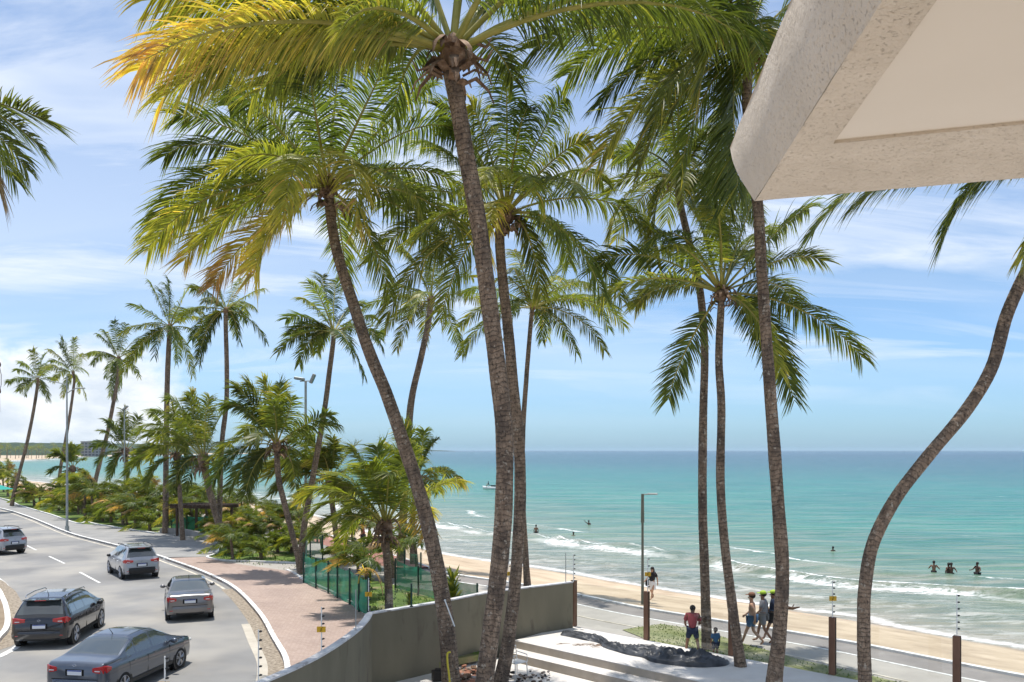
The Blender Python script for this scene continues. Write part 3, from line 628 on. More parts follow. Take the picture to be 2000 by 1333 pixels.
# rounded chamfer corner between left fascia and far fascia
mid = PZ(1430, 325, ZB+0.30); 
b = MB()
K1 = K.copy(); c1 = T0+dTL*0.0
grid_patch(b, K1, KL2, TL2, c1, 260, 12, 0.0012, 0, Vector((-0.022, 0, 0)))
grid_patch(b, KR2, K1, T0, TR2, 200, 12, 0.0012, 0, Vector((0, 0.035, 0)))
top = [T0, TL2, TR2+dTL*7, TR2]
b.add([p+Vector((0, 0, 0.0)) for p in top], [(0, 3, 2, 1)])
b.build('fascia', M['fascia'], ev, True, off=ev.location)
IL2 = I0+diL*7; IR2 = I0+diR*7; dz = Vector((0, 0, 0.0))
b = MB(); grid_patch(b, K1, KL2, IL2, I0, 200, 8, 0.001); grid_patch(b, KR2, K1, I0, IR2, 200, 14, 0.001)
up = Vector((0, 0, 0.012)); b.add([I0, IL2, IL2+up, I0+up], [(0, 1, 2, 3)]); b.add([I0, IR2, IR2+up, I0+up], [(3, 2, 1, 0)])
b.build('edge_beam', M['stucco'], ev, True, off=ev.location)
b = MB(); b.add([I0+up, IL2+up, IL2+diR*7+up, IR2+up], [(0, 1, 2, 3)]); b.build('ceiling_panel', M['ceiling'], ev, off=ev.location)
# ------------------------------------------------------------------ palms
CR = np.array([0.0, 0.3, 0.5, 0.68, 0.84, 1.0])
CC = np.array([(0.070, 0.110, 0.030), (0.160, 0.200, 0.045), (0.310, 0.315, 0.065), (0.50, 0.42, 0.10), (0.46, 0.28, 0.12), (0.32, 0.235, 0.16)])
def tint(t):
    t = np.clip(t, 0, 1); return np.stack([np.interp(t, CR, CC[:, k]) for k in range(3)], -1)
def nrm(a): return a/np.maximum(1e-9, np.linalg.norm(a, axis=-1, keepdims=True))
WIND = np.array([-0.55, -0.05, 0.0])
def frond_arrays(base, c1, c2, tip, npair=60, leafL=0.9, wid=0.045, age=0.3, droop=0.6, wind=0.4, roll=0.0, segs=3, pet=0.035, start=0.2, seed=0):
    r = np.random.default_rng(seed); B = [np.array(v, dtype=float) for v in (base, c1, c2, tip)]
    def bz(t):
        t = t[:, None]; return (1-t)**3*B[0]+3*(1-t)**2*t*B[1]+3*(1-t)*t*t*B[2]+t**3*B[3]
    def bt(t):
        t = t[:, None]; return nrm(3*(1-t)**2*(B[1]-B[0])+6*(1-t)*t*(B[2]-B[1])+3*t*t*(B[3]-B[2]))
    # rachis
    nr_ = 9; t = np.linspace(0, 0.985, nr_); pc = bz(t); tt = bt(t); ref = nrm(np.array([0.0, 0.45, 1.0])[None]+0*pc)
    S = nrm(np.cross(tt, ref)); Nn = np.cross(S, tt); V = []; Fc = []; Mi = []; Cl = []
    rad = pet*(1-t)**0.8+0.004; k = 5
    for j in range(k):
        th = 2*math.pi*j/k; V.append(pc+(S*math.cos(th)+Nn*math.sin(th)*0.7)*rad[:, None])
    V = np.stack(V, 1).reshape(-1, 3)
    i, j = np.meshgrid(np.arange(nr_-1), np.arange(k), indexing='ij')
    Fr = np.stack([i*k+j, i*k+(j+1) % k, (i+1)*k+(j+1) % k, (i+1)*k+j], -1).reshape(-1, 4)
    Vs = [V]; Fs = [Fr]; Ms = [np.ones(len(Fr), int)]; n0 = len(V)
    Cl = [np.tile(tint(np.array([0.45+0.3*age]))*1.0, (n0, 1))]
    # leaflets
    sh0 = r.uniform(0.68, 1.30)
    s = np.linspace(0, 1, npair)**0.95; tpar = start+(0.995-start)*s
    for side in (-1, 1):
        tp = np.clip(tpar+r.normal(0, 0.004, npair), 0, 1); p = bz(tp); T = bt(tp)
        Sd = nrm(np.cross(T, nrm(np.array([0.0, 0.45, 1.0])+0*T))); Up = np.cross(Sd, T)
        cr_, sr = math.cos(roll), math.sin(roll); Sd, Up = Sd*cr_+Up*sr, Up*cr_-Sd*sr
        al = np.radians(18+38*s+r.normal(0, 3, npair)); ll = leafL*(0.34+0.66*np.sin(math.pi*np.clip(0.14+s*0.60, 0, 1)))*(1-0.22*s**4)*r.uniform(0.82, 1.08, npair)
        brk = r.random(npair) < 0.06; ll = np.where(brk, ll*r.uniform(0.3, 0.8, npair), ll)*(1+0.18*np.sin(np.arange(npair)*0.55+seed))
        d = nrm(side*Sd*np.cos(al)[:, None]+T*np.sin(al)[:, None]+Up*(0.16+r.normal(0, 0.07, npair))[:, None])
        clump = 0.35*np.sin(np.arange(npair)*0.37+seed*1.7)+0.2*np.sin(np.arange(npair)*0.9+seed)
        g = np.array([0, 0, -1.0])*droop*(0.78+0.45*r.random(npair)+0.7*clump)[:, None]+WIND*wind*(0.5+r.random(npair))[:, None]
        wv = nrm(T-(T*d).sum(-1, keepdims=True)*d+r.normal(0, 0.25, (npair, 3)))
        P_ = []
        prev = p; dirn = d
        us_ = np.linspace(0, 1, segs+1)
        pos = [p]
        for q in range(segs):
            u0 = (us_[q]+us_[q+1])/2; dd = nrm(d+g*u0*1.25); pos.append(pos[-1]+dd*(ll/segs)[:, None])
        wprof = np.interp(us_, [0, 0.25, 0.6, 1], [0.55, 1, 0.8, 0.06])
        vv = []
        for q in range(segs+1): vv.append(pos[q]-wv*wid*0.5*wprof[q]); vv.append(pos[q]+wv*wid*0.5*wprof[q])
        vv = np.stack(vv, 1); nb = 2*(segs+1)
        base_i = n0+np.arange(npair)[:, None]*nb
        ff = np.concatenate([np.stack([base_i[:, 0]+2*q, base_i[:, 0]+2*q+1, base_i[:, 0]+2*q+3, base_i[:, 0]+2*q+2], -1) for q in range(segs)], 0)
        shade_ = sh0
        tc_ = age*0.70+0.42*age*s**2+r.normal(0, 0.05, npair)+np.where(r.random(npair) < 0.05, 0.3, 0)
        tcv = tc_[:, None]+np.repeat(us_, 2)[None]**2*(0.06+0.30*age); cc = tint(tcv.reshape(-1))*shade_*r.uniform(0.82, 1.18, (npair, 1, 1)).repeat(nb, 1).reshape(-1, 1)
        Vs.append(vv.reshape(-1, 3)); Fs.append(ff); Ms.append(np.zeros(len(ff), int)); Cl.append(cc); n0 += npair*nb
    return np.concatenate(Vs), np.concatenate(Fs), np.concatenate(Ms), np.concatenate(Cl)
def mesh_from(name, arrs, org):
    V = []; Fq = []; Mi = []; C = []; n = 0
    for v, f, m, c in arrs: V.append(v-np.array(org)); Fq.append(f+n); Mi.append(m); C.append(c); n += len(v)
    V = np.concatenate(V); Fq = np.concatenate(Fq); Mi = np.concatenate(Mi); C = np.concatenate(C)
    me = bpy.data.meshes.new(name); me.vertices.add(len(V)); me.vertices.foreach_set('co', V.astype(np.float32).ravel())
    me.loops.add(Fq.size); me.loops.foreach_set('vertex_index', Fq.astype(np.int32).ravel())
    me.polygons.add(len(Fq)); me.polygons.foreach_set('loop_start', (np.arange(len(Fq))*4).astype(np.int32))
    me.materials.append(M['leaf']); me.materials.append(M['petiole'])
    me.polygons.foreach_set('material_index', Mi.astype(np.int32)); me.update(calc_edges=True)
    ca = me.color_attributes.new('tint', 'FLOAT_COLOR', 'POINT'); ca.data.foreach_set('color', np.concatenate([C, np.ones((len(C), 1))], 1).astype(np.float32).ravel())
    return me
def frond_obj(parent, org, base, tip, arch, opt, L):
    base = np.array(base); tip = np.array(tip); d = tip-base; L = np.linalg.norm(d); upv = np.array([0, 0, 1.0])
    if isinstance(arch, tuple): c1 = np.array(arch[0]); c2 = np.array(arch[1])
    else: lat = np.cross(d, upv); lat = lat/max(1e-6, np.linalg.norm(lat))*L*random.uniform(-0.07, 0.07); arch = arch+0.055; c1 = base+d*0.30+upv*arch*L*0.8+lat*0.5; c2 = base+d*0.78+upv*arch*L*1.15+lat
    me = mesh_from('frond', [frond_arrays(base, c1, c2, tip, **opt)], org)
    o = bpy.data.objects.new('frond', me); COL.objects.link(o); o.parent = parent; return o
def trunk_obj(parent, org, path, r0, r1, base_flare=1.25, nper=5, ripple=0.02, sides=12):
    pts = catmull(path, nper*3) if len(path) > 2 else catmull(path, 30); 
    Ls = [0]
    for a, b in zip(pts, pts[1:]): Ls.append(Ls[-1]+(b-a).length)
    tot = Ls[-1]; n = max(24, min(220, int(tot/0.085))); pts = resample(pts, n); vs = []; fs = []; uv = []
    sd = random.random()*50
    for i, p in enumerate(pts):
        u = i/(n-1); t = (pts[min(i+1, n-1)]-pts[max(i-1, 0)]).normalized(); a = t.cross(Vector((0, 1, 0))).normalized(); b = t.cross(a)
        r = r0*(1-u)+r1*u; r *= 1+(base_flare-1)*math.exp(-u*tot/0.7)
        r *= 1+0.05*mnoise.noise(Vector((u*tot*0.8, sd, 0)))
        if i % 2: r *= 1+ripple
        for j in range(sides):
            th = 2*math.pi*j/sides; rr = r*(1+0.05*mnoise.noise(Vector((math.cos(th)*1.5, math.sin(th)*1.5+sd, u*tot*1.4))))
            vs.append(p+(a*math.cos(th)+b*math.sin(th))*rr-org)
    for i in range(n-1):
        for j in range(sides): fs.append((i*sides+j, i*sides+(j+1) % sides, (i+1)*sides+(j+1) % sides, (i+1)*sides+j))
    fs.append(tuple((n-1)*sides+j for j in range(sides)))
    o = mk('trunk', vs, fs, M['bark'], parent, smooth=True)
    ul = o.data.uv_layers.new(name='bark'); arr = np.zeros(len(o.data.loops)*2, dtype=np.float32)
    li = np.zeros(len(o.data.loops), dtype=np.int32); o.data.loops.foreach_get('vertex_index', li)
    arr[0::2] = (li % sides)/sides; arr[1::2] = (li//sides)*tot/(n-1); ul.data.foreach_set('uv', arr); return o
def heart_obj(parent, org, c, r, seed, big=True):
    rr = random.Random(seed); b = MB(); c = Vector(c)
    vs = []; nu, nv = 12, 9
    b.ball(c, (r*0.95, r*0.95, r*1.25), 0, 12, 8)
    for v in b.v: v += Vector((mnoise.noise(v*6), mnoise.noise(v*6+Vector((3, 3, 3))), mnoise.noise(v*6+Vector((9, 1, 5)))))*r*0.35
    if big:
        for k in range(34):      # torn sheath scales curling out below the fronds
            a = rr.random()*6.283; L = r*rr.uniform(0.9, 2.2); z0 = rr.uniform(-2.3, 0.8)*r; w = r*rr.uniform(0.45, 0.85)
            d = Vector((math.cos(a), math.sin(a), 0)); s = Vector((-d.y, d.x, 0)); st = c+d*r*0.6+Vector((0, 0, z0)); dn = rr.choice((-1, -1, 0.8))
            ps = [st, st+d*L*0.45+Vector((0, 0, 0.25*L)), st+d*L*0.85+Vector((0, 0, 0.1*L*dn)), st+d*L+Vector((0, 0, 0.5*L*dn))]
            ws = [w, w*0.9, w*0.55, w*0.08]; vs = []
            for p, ww in zip(ps, ws): vs += [p-s*ww*0.5, p+d*0.03, p+s*ww*0.5]
            b.add(vs, [(3*i+j, 3*i+j+1, 3*i+j+4, 3*i+j+3) for i in range(3) for j in range(2)], 0)
    o = b.build('crown', M['husk'], parent, True, off=org); return o
def palm(label, crown, trunk, s, w0, w1, tips, Lf, leaf=(60, 0.9, 0.045, 3), group='coconut palms', base_z=-0.2, droop=0.6, wind=0.5, age=0.25, dYbase=0.0, heart=True, seed=1, pet=0.045, name='coconut_palm', lean=0.0):
    # crown, trunk in photo pixels; s = pixels per metre there
    Yc = F/s; rr = random.Random(seed)
    n = len(trunk); path = [at(px, py, Yc+dYbase*(i/(n-1))) for i, (px, py) in enumerate(trunk)]
    path = path[::-1]; path.append(at(crown[0], crown[1]+3, Yc))
    org = Vector((path[0].x, path[0].y, base_z)); 
    if path[0].z > base_z+0.05: path = [Vector((path[0].x-(path[1]-path[0]).x*0.15, path[0].y, base_z-0.1))]+path
    elif path[0].z < base_z-0.3: path[0].z = base_z-0.3
    t = thing(name, label, 'palm tree', org, 0, group)
    trunk_obj(t, org, path, w0/s/2*0.93, w1/s/2*0.93)
    C0 = at(crown[0], crown[1], Yc); path[-1] = path[-1]; r = max(w1/s/2*(1.75 if heart else 1.25), 0.12)
    h = heart_obj(t, org, C0-Vector((0, 0, r*0.3)), r, seed, heart)
    npair, lL, lw, sg = leaf
    extra = []
    for tp in tips:
        if rr.random() < 0.22:
            dx = (tp[0]-crown[0])*rr.uniform(-0.22, 0.05); e = [tp[0]+dx+rr.uniform(-0.35, 0.35)*s, tp[1]-(tp[1]-crown[1])*rr.uniform(-0.05, 0.2)+rr.uniform(-0.2, 0.55)*s, (tp[2] if len(tp) > 2 else 0.12)+rr.uniform(0, 0.08)]
            if len(tp) > 3: e.append(max(0.08, tp[3]-rr.uniform(-0.05, 0.2)))
            extra.append(tuple(e))
    for i, tp in enumerate(list(tips)+extra):
        x, y = tp[0], tp[1]; ar = tp[2] if len(tp) > 2 else 0.12; ag = max(0.02, (tp[3] if len(tp) > 3 else age+rr.uniform(-0.15, 0.2))-0.10); dY = tp[4] if len(tp) > 4 else None
        l = math.hypot(x-crown[0], y-crown[1])/s
        if dY is None:
            dY = math.sqrt(max(0.0, Lf*Lf-l*l))*(1 if rr.random() < 0.55 else -1)*0.85
        tipw = at(x, y, Yc+dY); tipw = C0.lerp(tipw, 0.93); bs = C0+(tipw-C0).normalized()*r*0.6
        sc = min(1.15, max(0.6, (tipw-bs).length/Lf))
        dr = droop*rr.uniform(1.0, 1.8); 
        if len(tp) > 5: dr = tp[5]
        frond_obj(h, org, bs, tipw, ar+rr.uniform(-0.03, 0.03), dict(npair=int(npair*1.5*max(0.7, sc)), leafL=lL*1.28*sc**0.5, wid=lw*1.02, age=ag, droop=dr, wind=wind*rr.uniform(0.6, 1.3), roll=rr.uniform(-0.35, 0.35), segs=sg, pet=pet, start=0.21 if heart else 0.16, seed=seed*100+i), Lf)
    return t
NEAR = (92, 1.0, 0.042, 4)
palm('big foreground coconut palm with thick leaning trunk, tallest of all, dead husks under its crown', (884, 95),
     [(880, 130), (893, 200), (908, 290), (932, 420), (951, 560), (969, 700), (984, 840), (985, 960), (977, 1090), (962, 1210), (946, 1333), (938, 1410)], 87, 38, 34,
     [(215, 125, 0.06, 0.78, -4.5), (262, 205, 0.12, 0.55, -3.4), (330, 165, 0.14, 0.45, -2.6), (240, -10, 0.10, 0.55, -3.8), (300, 40, 0.16, 0.4, -2.0), (430, -120, 0.12, 0.4), (600, -170, 0.08, 0.3), (760, -280, 0.03, 0.2), (930, -330, 0.0, 0.2),
      (1080, -250, 0.05, 0.25), (1260, -160, 0.08, 0.3), (1500, 70, 0.13, 0.25, -2.6), (1050, -60, 0.06, 0.3, 2.5), (1010, 160, 0.22, 0.3, 3.6), (520, 190, 0.16, 0.35, 2.0), (640, 60, 0.15, 0.45, -3.5), (450, 110, 0.12, 0.5, 1.0), (760, 230, 0.25, 0.2, 4.0)],
     5.2, NEAR, droop=0.75, wind=0.45, age=0.42, seed=1, pet=0.085)
palm('coconut palm with slanting trunk from the courtyard and yellowing orange lower fronds', (640, 362),
     [(648, 440), (663, 510), (692, 600), (722, 690), (755, 770), (789, 870), (820, 965), (846, 1070), (866, 1180), (878, 1290), (882, 1350)], 71, 36, 20,
     [(268, 455, 0.22, 0.30, 0.5), (262, 495, 0.17, 0.48, -1.0), (292, 478, 0.12, 0.55, 1.5), (340, 520, 0.13, 0.68, 0.5), (400, 572, 0.10, 0.86, 0.2), (470, 540, 0.13, 0.72, -1.5), (545, 432, 0.30, 0.55, -4.2), (700, 450, 0.30, 0.62, -4.2), (415, 335, 0.16, 0.5, -3.2),
      (300, 300, 0.12, 0.2, 1.0), (322, 215, 0.06, 0.18, 0.5), (420, 140, 0.04, 0.2, -0.5), (540, 95, 0.02, 0.15, 1.2), (600, 120, 0.0, 0.1), (668, 95, 0.0, 0.1, 1.0), (760, 110, 0.02, 0.15), (852, 160, 0.02, 0.3, 1.0),
      (905, 250, 0.10, 0.2), (925, 375, 0.16, 0.3, 0.8), (930, 470, 0.17, 0.35, 0.3), (770, 590, 0.22, 0.35, 1.0), (830, 400, 0.2, 0.4, -2.8), (890, 520, 0.18, 0.3, 1.8), (680, 560, 0.3, 0.3, 3.2), (560, 300, 0.12, 0.25, 3.5)],
     5.2, (86, 0.98, 0.042, 4), droop=0.6, wind=0.6, age=0.38, seed=2, pet=0.05)
palm('coconut palm whose dark trunk stands right behind the big foreground trunk', (988, 415),
     [(976, 455), (981, 540), (992, 640), (1002, 750), (1013, 860), (1016, 960), (1012, 1060), (1003, 1170), (990, 1270), (977, 1335)], 68, 27, 20,
     [(985, 105, 0.0, 0.12, 0.3), (1035, 190, 0.0, 0.15), (1112, 175, 0.03, 0.2, 0.5), (1165, 262, 0.05, 0.45, -0.5), (1275, 440, 0.15, 0.3, 0.2), (1232, 600, 0.17, 0.25, 0.6), (1062, 590, 0.42, 0.42, 0.3), (915, 190, 0.03, 0.5, 0.5), (815, 270, 0.06, 0.25), (850, 200, 0.04, 0.2, 2.0),
      (700, 520, 0.20, 0.4, 0.5), (735, 640, 0.20, 0.42, 0.4), (850, 640, 0.24, 0.4, 1.0), (925, 380, 0.30, 0.5, -3.8), (1060, 400, 0.30, 0.4, -3.6), (950, 500, 0.32, 0.65, -2.8), (1120, 520, 0.24, 0.3, 2.2), (740, 400, 0.14, 0.3), (790, 480, 0.16, 0.35, -1.8), (1190, 350, 0.12, 0.3)],
     4.9, (80, 0.95, 0.042, 4), droop=0.7, wind=0.45, age=0.3, seed=3)
palm('slender palm out on the promenade with ragged sparse fronds, behind the two crossing trunks', (1040, 600),
     [(1036, 640), (1028, 740), (1021, 850), (1020, 960), (1025, 1060), (1030, 1145)], 41, 13, 9,
     [(1212, 600, 0.14), (1232, 640, 0.20), (1132, 695, 0.22), (892, 700, 0.18), (890, 640, 0.15), (900, 570, 0.1), (965, 540, 0.06), (1000, 480, 0.03), (1055, 470, 0.02), (1110, 510, 0.05), (1160, 555, 0.1), (1060, 670, 0.35), (985, 665, 0.3), (1190, 690, 0.2), (940, 640, 0.2)],
     4.6, (58, 0.8, 0.05, 3), base_z=0.0, droop=0.85, wind=0.3, age=0.25, seed=4, heart=False)
palm('tall coconut palm with spotted trunk on the pale deck, its crown beside the stucco overhang', (1462, 85),
     [(1462, 125), (1459, 200), (1466, 290), (1480, 400), (1487, 520), (1498, 680), (1511, 860), (1521, 1000), (1528, 1120), (1522, 1240), (1510, 1346)], 76, 30, 20,
     [(1010, 95, 0.08, 0.3, -1.2), (1085, 150, 0.12, 0.25, 1.0), (1150, 215, 0.18, 0.2, 0.6), (1145, 335, 0.12, 0.52, -1.5), (1230, 340, 0.16, 0.45, 0.3), (1320, 350, 0.24, 0.3, 1.2), (1385, 420, 0.22, 0.22, 1.0), (1440, 400, 0.3, 0.25, -2.8),
      (1120, 15, 0.1, 0.35), (1180, -90, 0.06, 0.3), (1320, -170, 0.03, 0.2), (1450, -220, 0, 0.2), (1580, -150, 0.03, 0.25), (1700, -20, 0.1, 0.3), (1640, 260, 0.2, 0.3), (1560, 330, 0.25, 0.3, 2.5), (1260, 260, 0.14, 0.4, -3.2), (1230, 120, 0.14, 0.4, 2.2), (1500, 170, 0.3, 0.5, -3.5), (1360, 170, 0.3, 0.5, -3.8)],
     5.2, NEAR, base_z=DZ, droop=0.8, wind=0.5, age=0.3, seed=5)
palm('coconut palm rising from the deck before the glass, open crown with long drooping right fronds', (1409, 570),
     [(1408, 605), (1404, 700), (1409, 800), (1407, 940), (1415, 1060), (1430, 1180), (1447, 1305)], 68, 21, 15,
     [(1140, 525, 0.17, 0.2, 0.2), (1165, 582, 0.12, 0.42, -0.8), (1298, 795, 0.03, 0.25, 1.6), (1702, 706, 0.14, 0.3, 0.4), (1562, 798, 0.24, 0.22, 1.0), (1622, 505, 0.10, 0.3, 0.6), (1592, 395, 0.02, 0.25, 0.5), (1492, 330, 0.0, 0.2, 0.5), (1388, 400, 0.14, 0.42, -3.6),
      (1330, 330, 0.02, 0.2, 2.5), (1240, 430, 0.06, 0.2, 1.6), (1530, 740, 0.26, 0.45, -0.8), (1230, 600, 0.16, 0.45, 1.5), (1430, 300, 0.0, 0.15, 1.0), (1560, 600, 0.14, 0.25, 2.8), (1290, 480, 0.14, 0.35, -2.6), (1500, 450, 0.1, 0.3, 3.2)],
     4.6, (78, 0.85, 0.042, 4), base_z=DZ, droop=0.55, wind=0.15, age=0.25, seed=6)
palm('coconut palm just beyond the glass fence, grey straight trunk with its crown half hidden', (1325, 345),
     [(1326, 385), (1345, 470), (1366, 560), (1376, 680), (1373, 830), (1372, 980), (1376, 1110), (1381, 1266)], 60, 21, 14,
     [(1178, 375, 0.14, 0.4, 0.2), (1200, 300, 0.08), (1235, 190, 0.02), (1325, 120, 0.0), (1430, 190, 0.02), (1500, 300, 0.08), (1490, 430, 0.2), (1420, 520, 0.24), (1180, 470, 0.2), (1255, 530, 0.25), (1340, 400, 0.3, 0.45, -3.4), (1280, 130, 0.0), (1380, 250, 0.05, 0.4, -2.5), (1400, 470, 0.3), (1300, 440, 0.3)],
     4.4, (72, 0.85, 0.042, 3), base_z=0.0, droop=0.6, wind=0.4, age=0.3, seed=7)
palm('right hand palm with strongly curved trunk bending out of the frame', (2165, 300),
     [(2150, 325), (2100, 395), (2050, 465), (2003, 535), (1965, 620), (1938, 715), (1892, 795), (1818, 885), (1752, 970), (1706, 1060), (1689, 1150), (1687, 1240), (1690, 1345), (1692, 1400)], 80, 27, 24,
     [(1540, 470, 0.17, 0.25, -0.5, 0.7), (1640, 400, 0.10, 0.3, 0.8), (1830, 440, 0.20, 0.3, -1.6), (1985, 520, 0.2, 0.45, -1.4), (1760, 300, 0.1, 0.2), (1850, 150, 0.05), (2000, -30, 0.0), (2200, -60, 0.0), (2450, 100, 0.1), (2520, 320, 0.15), (2450, 500, 0.2), (2300, 620, 0.25), (2120, 640, 0.25)],
     5.4, NEAR, base_z=DZ, droop=0.7, wind=0.2, age=0.3, seed=8)
palm('palm at the far left edge showing only its hanging feathery frond tips', (-190, 150),
     [(-190, 200), (-180, 500), (-175, 800), (-172, 1100), (-170, 1400)], 80, 36, 22,
     [(112, 240, -0.02, 0.3, -0.5, 0.25), (100, 300, 0.03, 0.25, -0.2, 0.5), (70, 345, 0.12, 0.25, 0.6, 0.9), (15, 395, 0.10, 1.25, -1.5, 0.9), (-400, 380, 0.2), (-480, 200, 0.1), (-420, 20, 0.05), (-250, -150, 0), (-100, -160, 0), (-120, -40, 0.02, 0.3, 2.6)],
     5.2, NEAR, base_z=0.1, droop=0.9, wind=0.0, age=0.35, seed=9)
MIDL = (44, 0.8, 0.065, 3)
palm('thin curved palm on the verge whose crown is lost behind the yellow lower fronds', (842, 585),
     [(836, 635), (822, 700), (804, 780), (795, 880), (789, 980), (783, 1095)], 33.5, 17, 12,
     [(735, 665, 0.15), (750, 560, 0.1), (700, 610, 0.15), (820, 450, 0.0), (900, 480, 0.03), (955, 600, 0.15), (905, 690, 0.2), (770, 690, 0.2), (780, 480, 0.02), (860, 440, 0), (830, 680, 0.3), (930, 540, 0.1), (790, 620, 0.3)],
     4.6, MIDL, base_z=0.08, droop=0.6, age=0.35, seed=10, heart=False)
palm('tall slender palm right of the twin floodlight mast', (652, 648),
     [(650, 675), (643, 730), (634, 800), (622, 870), (608, 950), (594, 1030), (586, 1112)], 36, 14, 10,
     [(536, 690, 0.12), (553, 622, 0.1), (580, 715, 0.2), (588, 580, 0.05), (628, 530, 0.02), (662, 535, 0), (705, 590, 0.06), (748, 662, 0.15), (715, 742, 0.18), (692, 700, 0.2), (560, 655, 0.1), (615, 690, 0.25), (735, 620, 0.08), (600, 545, 0.03)],
     3.9, MIDL, base_z=0.1, droop=0.6, age=0.18, seed=11, heart=False)
palm('tall straight palm with slim trunk second in the row left of the floodlight mast', (441, 605),
     [(441, 640), (443, 720), (442, 790), (434, 860), (430, 950), (428, 1062)], 28.3, 11, 9,
     [(370, 668, 0.15), (345, 625, 0.1), (370, 560, 0.05), (412, 535, 0.02), (475, 540, 0.02), (520, 562, 0.05), (525, 672, 0.22), (470, 672, 0.3), (485, 620, 0.25), (385, 700, 0.25), (400, 580, 0.05), (500, 600, 0.1)],
     3.9, MIDL, base_z=0.1, droop=0.75, age=0.2, seed=12, heart=False)
palm('tall palm with full windswept crown between the lamp pole and the slim straight palm', (332, 638),
     [(330, 672), (327, 740), (325, 830), (324, 930), (323, 1042)], 25.3, 12, 10,
     [(250, 712, 0.15), (228, 655, 0.12), (248, 592, 0.06), (290, 545, 0.02), (328, 540, 0), (375, 555, 0.03), (402, 610, 0.1), (380, 742, 0.2), (345, 712, 0.3), (235, 735, 0.18), (270, 640, 0.12), (395, 670, 0.2), (300, 700, 0.3), (310, 560, 0.0), (360, 600, 0.1)],
     4.3, MIDL, base_z=0.1, droop=0.7, age=0.28, seed=13, heart=False)
FARL = (30, 0.85, 0.10, 2)
palm('palm leaning right behind the hedge with crown above the grey far building', (232, 700),
     [(231, 735), (221, 790), (209, 850), (196, 900), (184, 950), (178, 985)], 16.4, 9, 7,
     [(165, 692, 0.1), (188, 650, 0.05), (222, 622, 0), (248, 628, 0), (276, 695, 0.15), (274, 738, 0.2), (178, 712, 0.2), (230, 760, 0.3), (205, 740, 0.3), (200, 640, 0.02), (270, 660, 0.05), (215, 780, 0.2)],
     4.2, FARL, base_z=0.1, droop=0.7, age=0.2, seed=14, heart=False)
palm('palm leaning right, just right of the tall grey street lamp', (143, 728),
     [(145, 745), (138, 800), (128, 860), (119, 910), (113, 958)], 14, 7, 5,
     [(92, 680, 0.08), (118, 655, 0.02), (145, 655, 0), (172, 728, 0.15), (170, 782, 0.2), (95, 705, 0.12), (100, 745, 0.2), (155, 770, 0.3), (75, 720, 0.1), (165, 690, 0.05), (120, 780, 0.25)],
     3.9, FARL, base_z=0.1, droop=0.7, age=0.28, seed=15, heart=False)
palm('leftmost standing palm with leaning dark trunk rising from the sidewalk edge', (74, 742),
     [(73, 755), (66, 800), (54, 860), (40, 915), (28, 960), (23, 988)], 17, 7, 6,
     [(12, 748, 0.08), (35, 765, 0.1), (38, 708, 0.05), (62, 680, 0.0), (88, 690, 0), (112, 742, 0.12), (96, 785, 0.25), (30, 722, 0.08), (105, 710, 0.05), (85, 770, 0.3), (48, 775, 0.25)],
     3.6, FARL, base_z=0.1, droop=0.7, age=0.22, seed=16, heart=False)
YG = 'young windblown palms on the verge'
YL = (48, 0.85, 0.065, 3)
palm('young leaning palm with bushy green crown left of the green net fence', (541, 868),
     [(541, 895), (545, 940), (556, 985), (570, 1040), (582, 1090), (587, 1122)], 37.7, 12, 12,
     [(428, 788, 0.18, 0.3), (455, 752, 0.12, 0.25), (478, 740, 0.05), (512, 735, 0.02), (545, 742, 0), (572, 770, 0.0), (655, 808, 0.06), (415, 893, 0.22), (440, 965, 0.2), (480, 960, 0.24), (500, 800, 0.15), (610, 860, 0.2), (580, 960, 0.3), (405, 950, 0.25), (530, 780, 0.0), (470, 850, 0.2)],
     3.5, YL, YG, base_z=0.08, droop=0.5, wind=0.9, age=0.25, seed=21)
palm('squat bushy young palm behind the green net, largest low crown of the verge', (753, 1025),
     [(753, 1055), (757, 1110), (759, 1160), (760, 1196)], 49.2, 15, 17,
     [(602, 1002, 0.25, 0.3), (588, 965, 0.25, 0.4), (645, 925, 0.2, 0.4), (680, 865, 0.12, 0.3), (735, 862, 0.03), (790, 880, 0.0), (825, 900, 0.03), (912, 935, 0.12, 0.55), (845, 1005, 0.2, 0.6), (655, 1010, 0.3, 0.3), (700, 900, 0.15), (820, 960, 0.15), (665, 1060, 0.3), (720, 900, 0.1, 0.3, -1.8), (760, 920, 0.2, 0.3, -2.2), (650, 960, 0.25, 0.35), (600, 1045, 0.25), (850, 1060, 0.3, 0.9)],
     3.3, (56, 0.85, 0.055, 3), YG, base_z=0.08, droop=0.5, wind=0.9, age=0.3, seed=22)
palm('young palm on the beach side of the bushy one, crown touching the slanting trunk', (815, 935),
     [(811, 960), (806, 1020), (805, 1080), (806, 1102)], 34.6, 9, 10,
     [(748, 872, 0.15), (785, 825, 0.05), (830, 835, 0), (850, 860, 0.0), (872, 915, 0.1), (905, 938, 0.2), (765, 950, 0.25), (835, 1000, 0.3), (800, 860, 0.05), (770, 900, 0.2), (860, 960, 0.2)],
     2.8, YL, YG, base_z=0.08, droop=0.5, wind=0.9, age=0.35, seed=23)
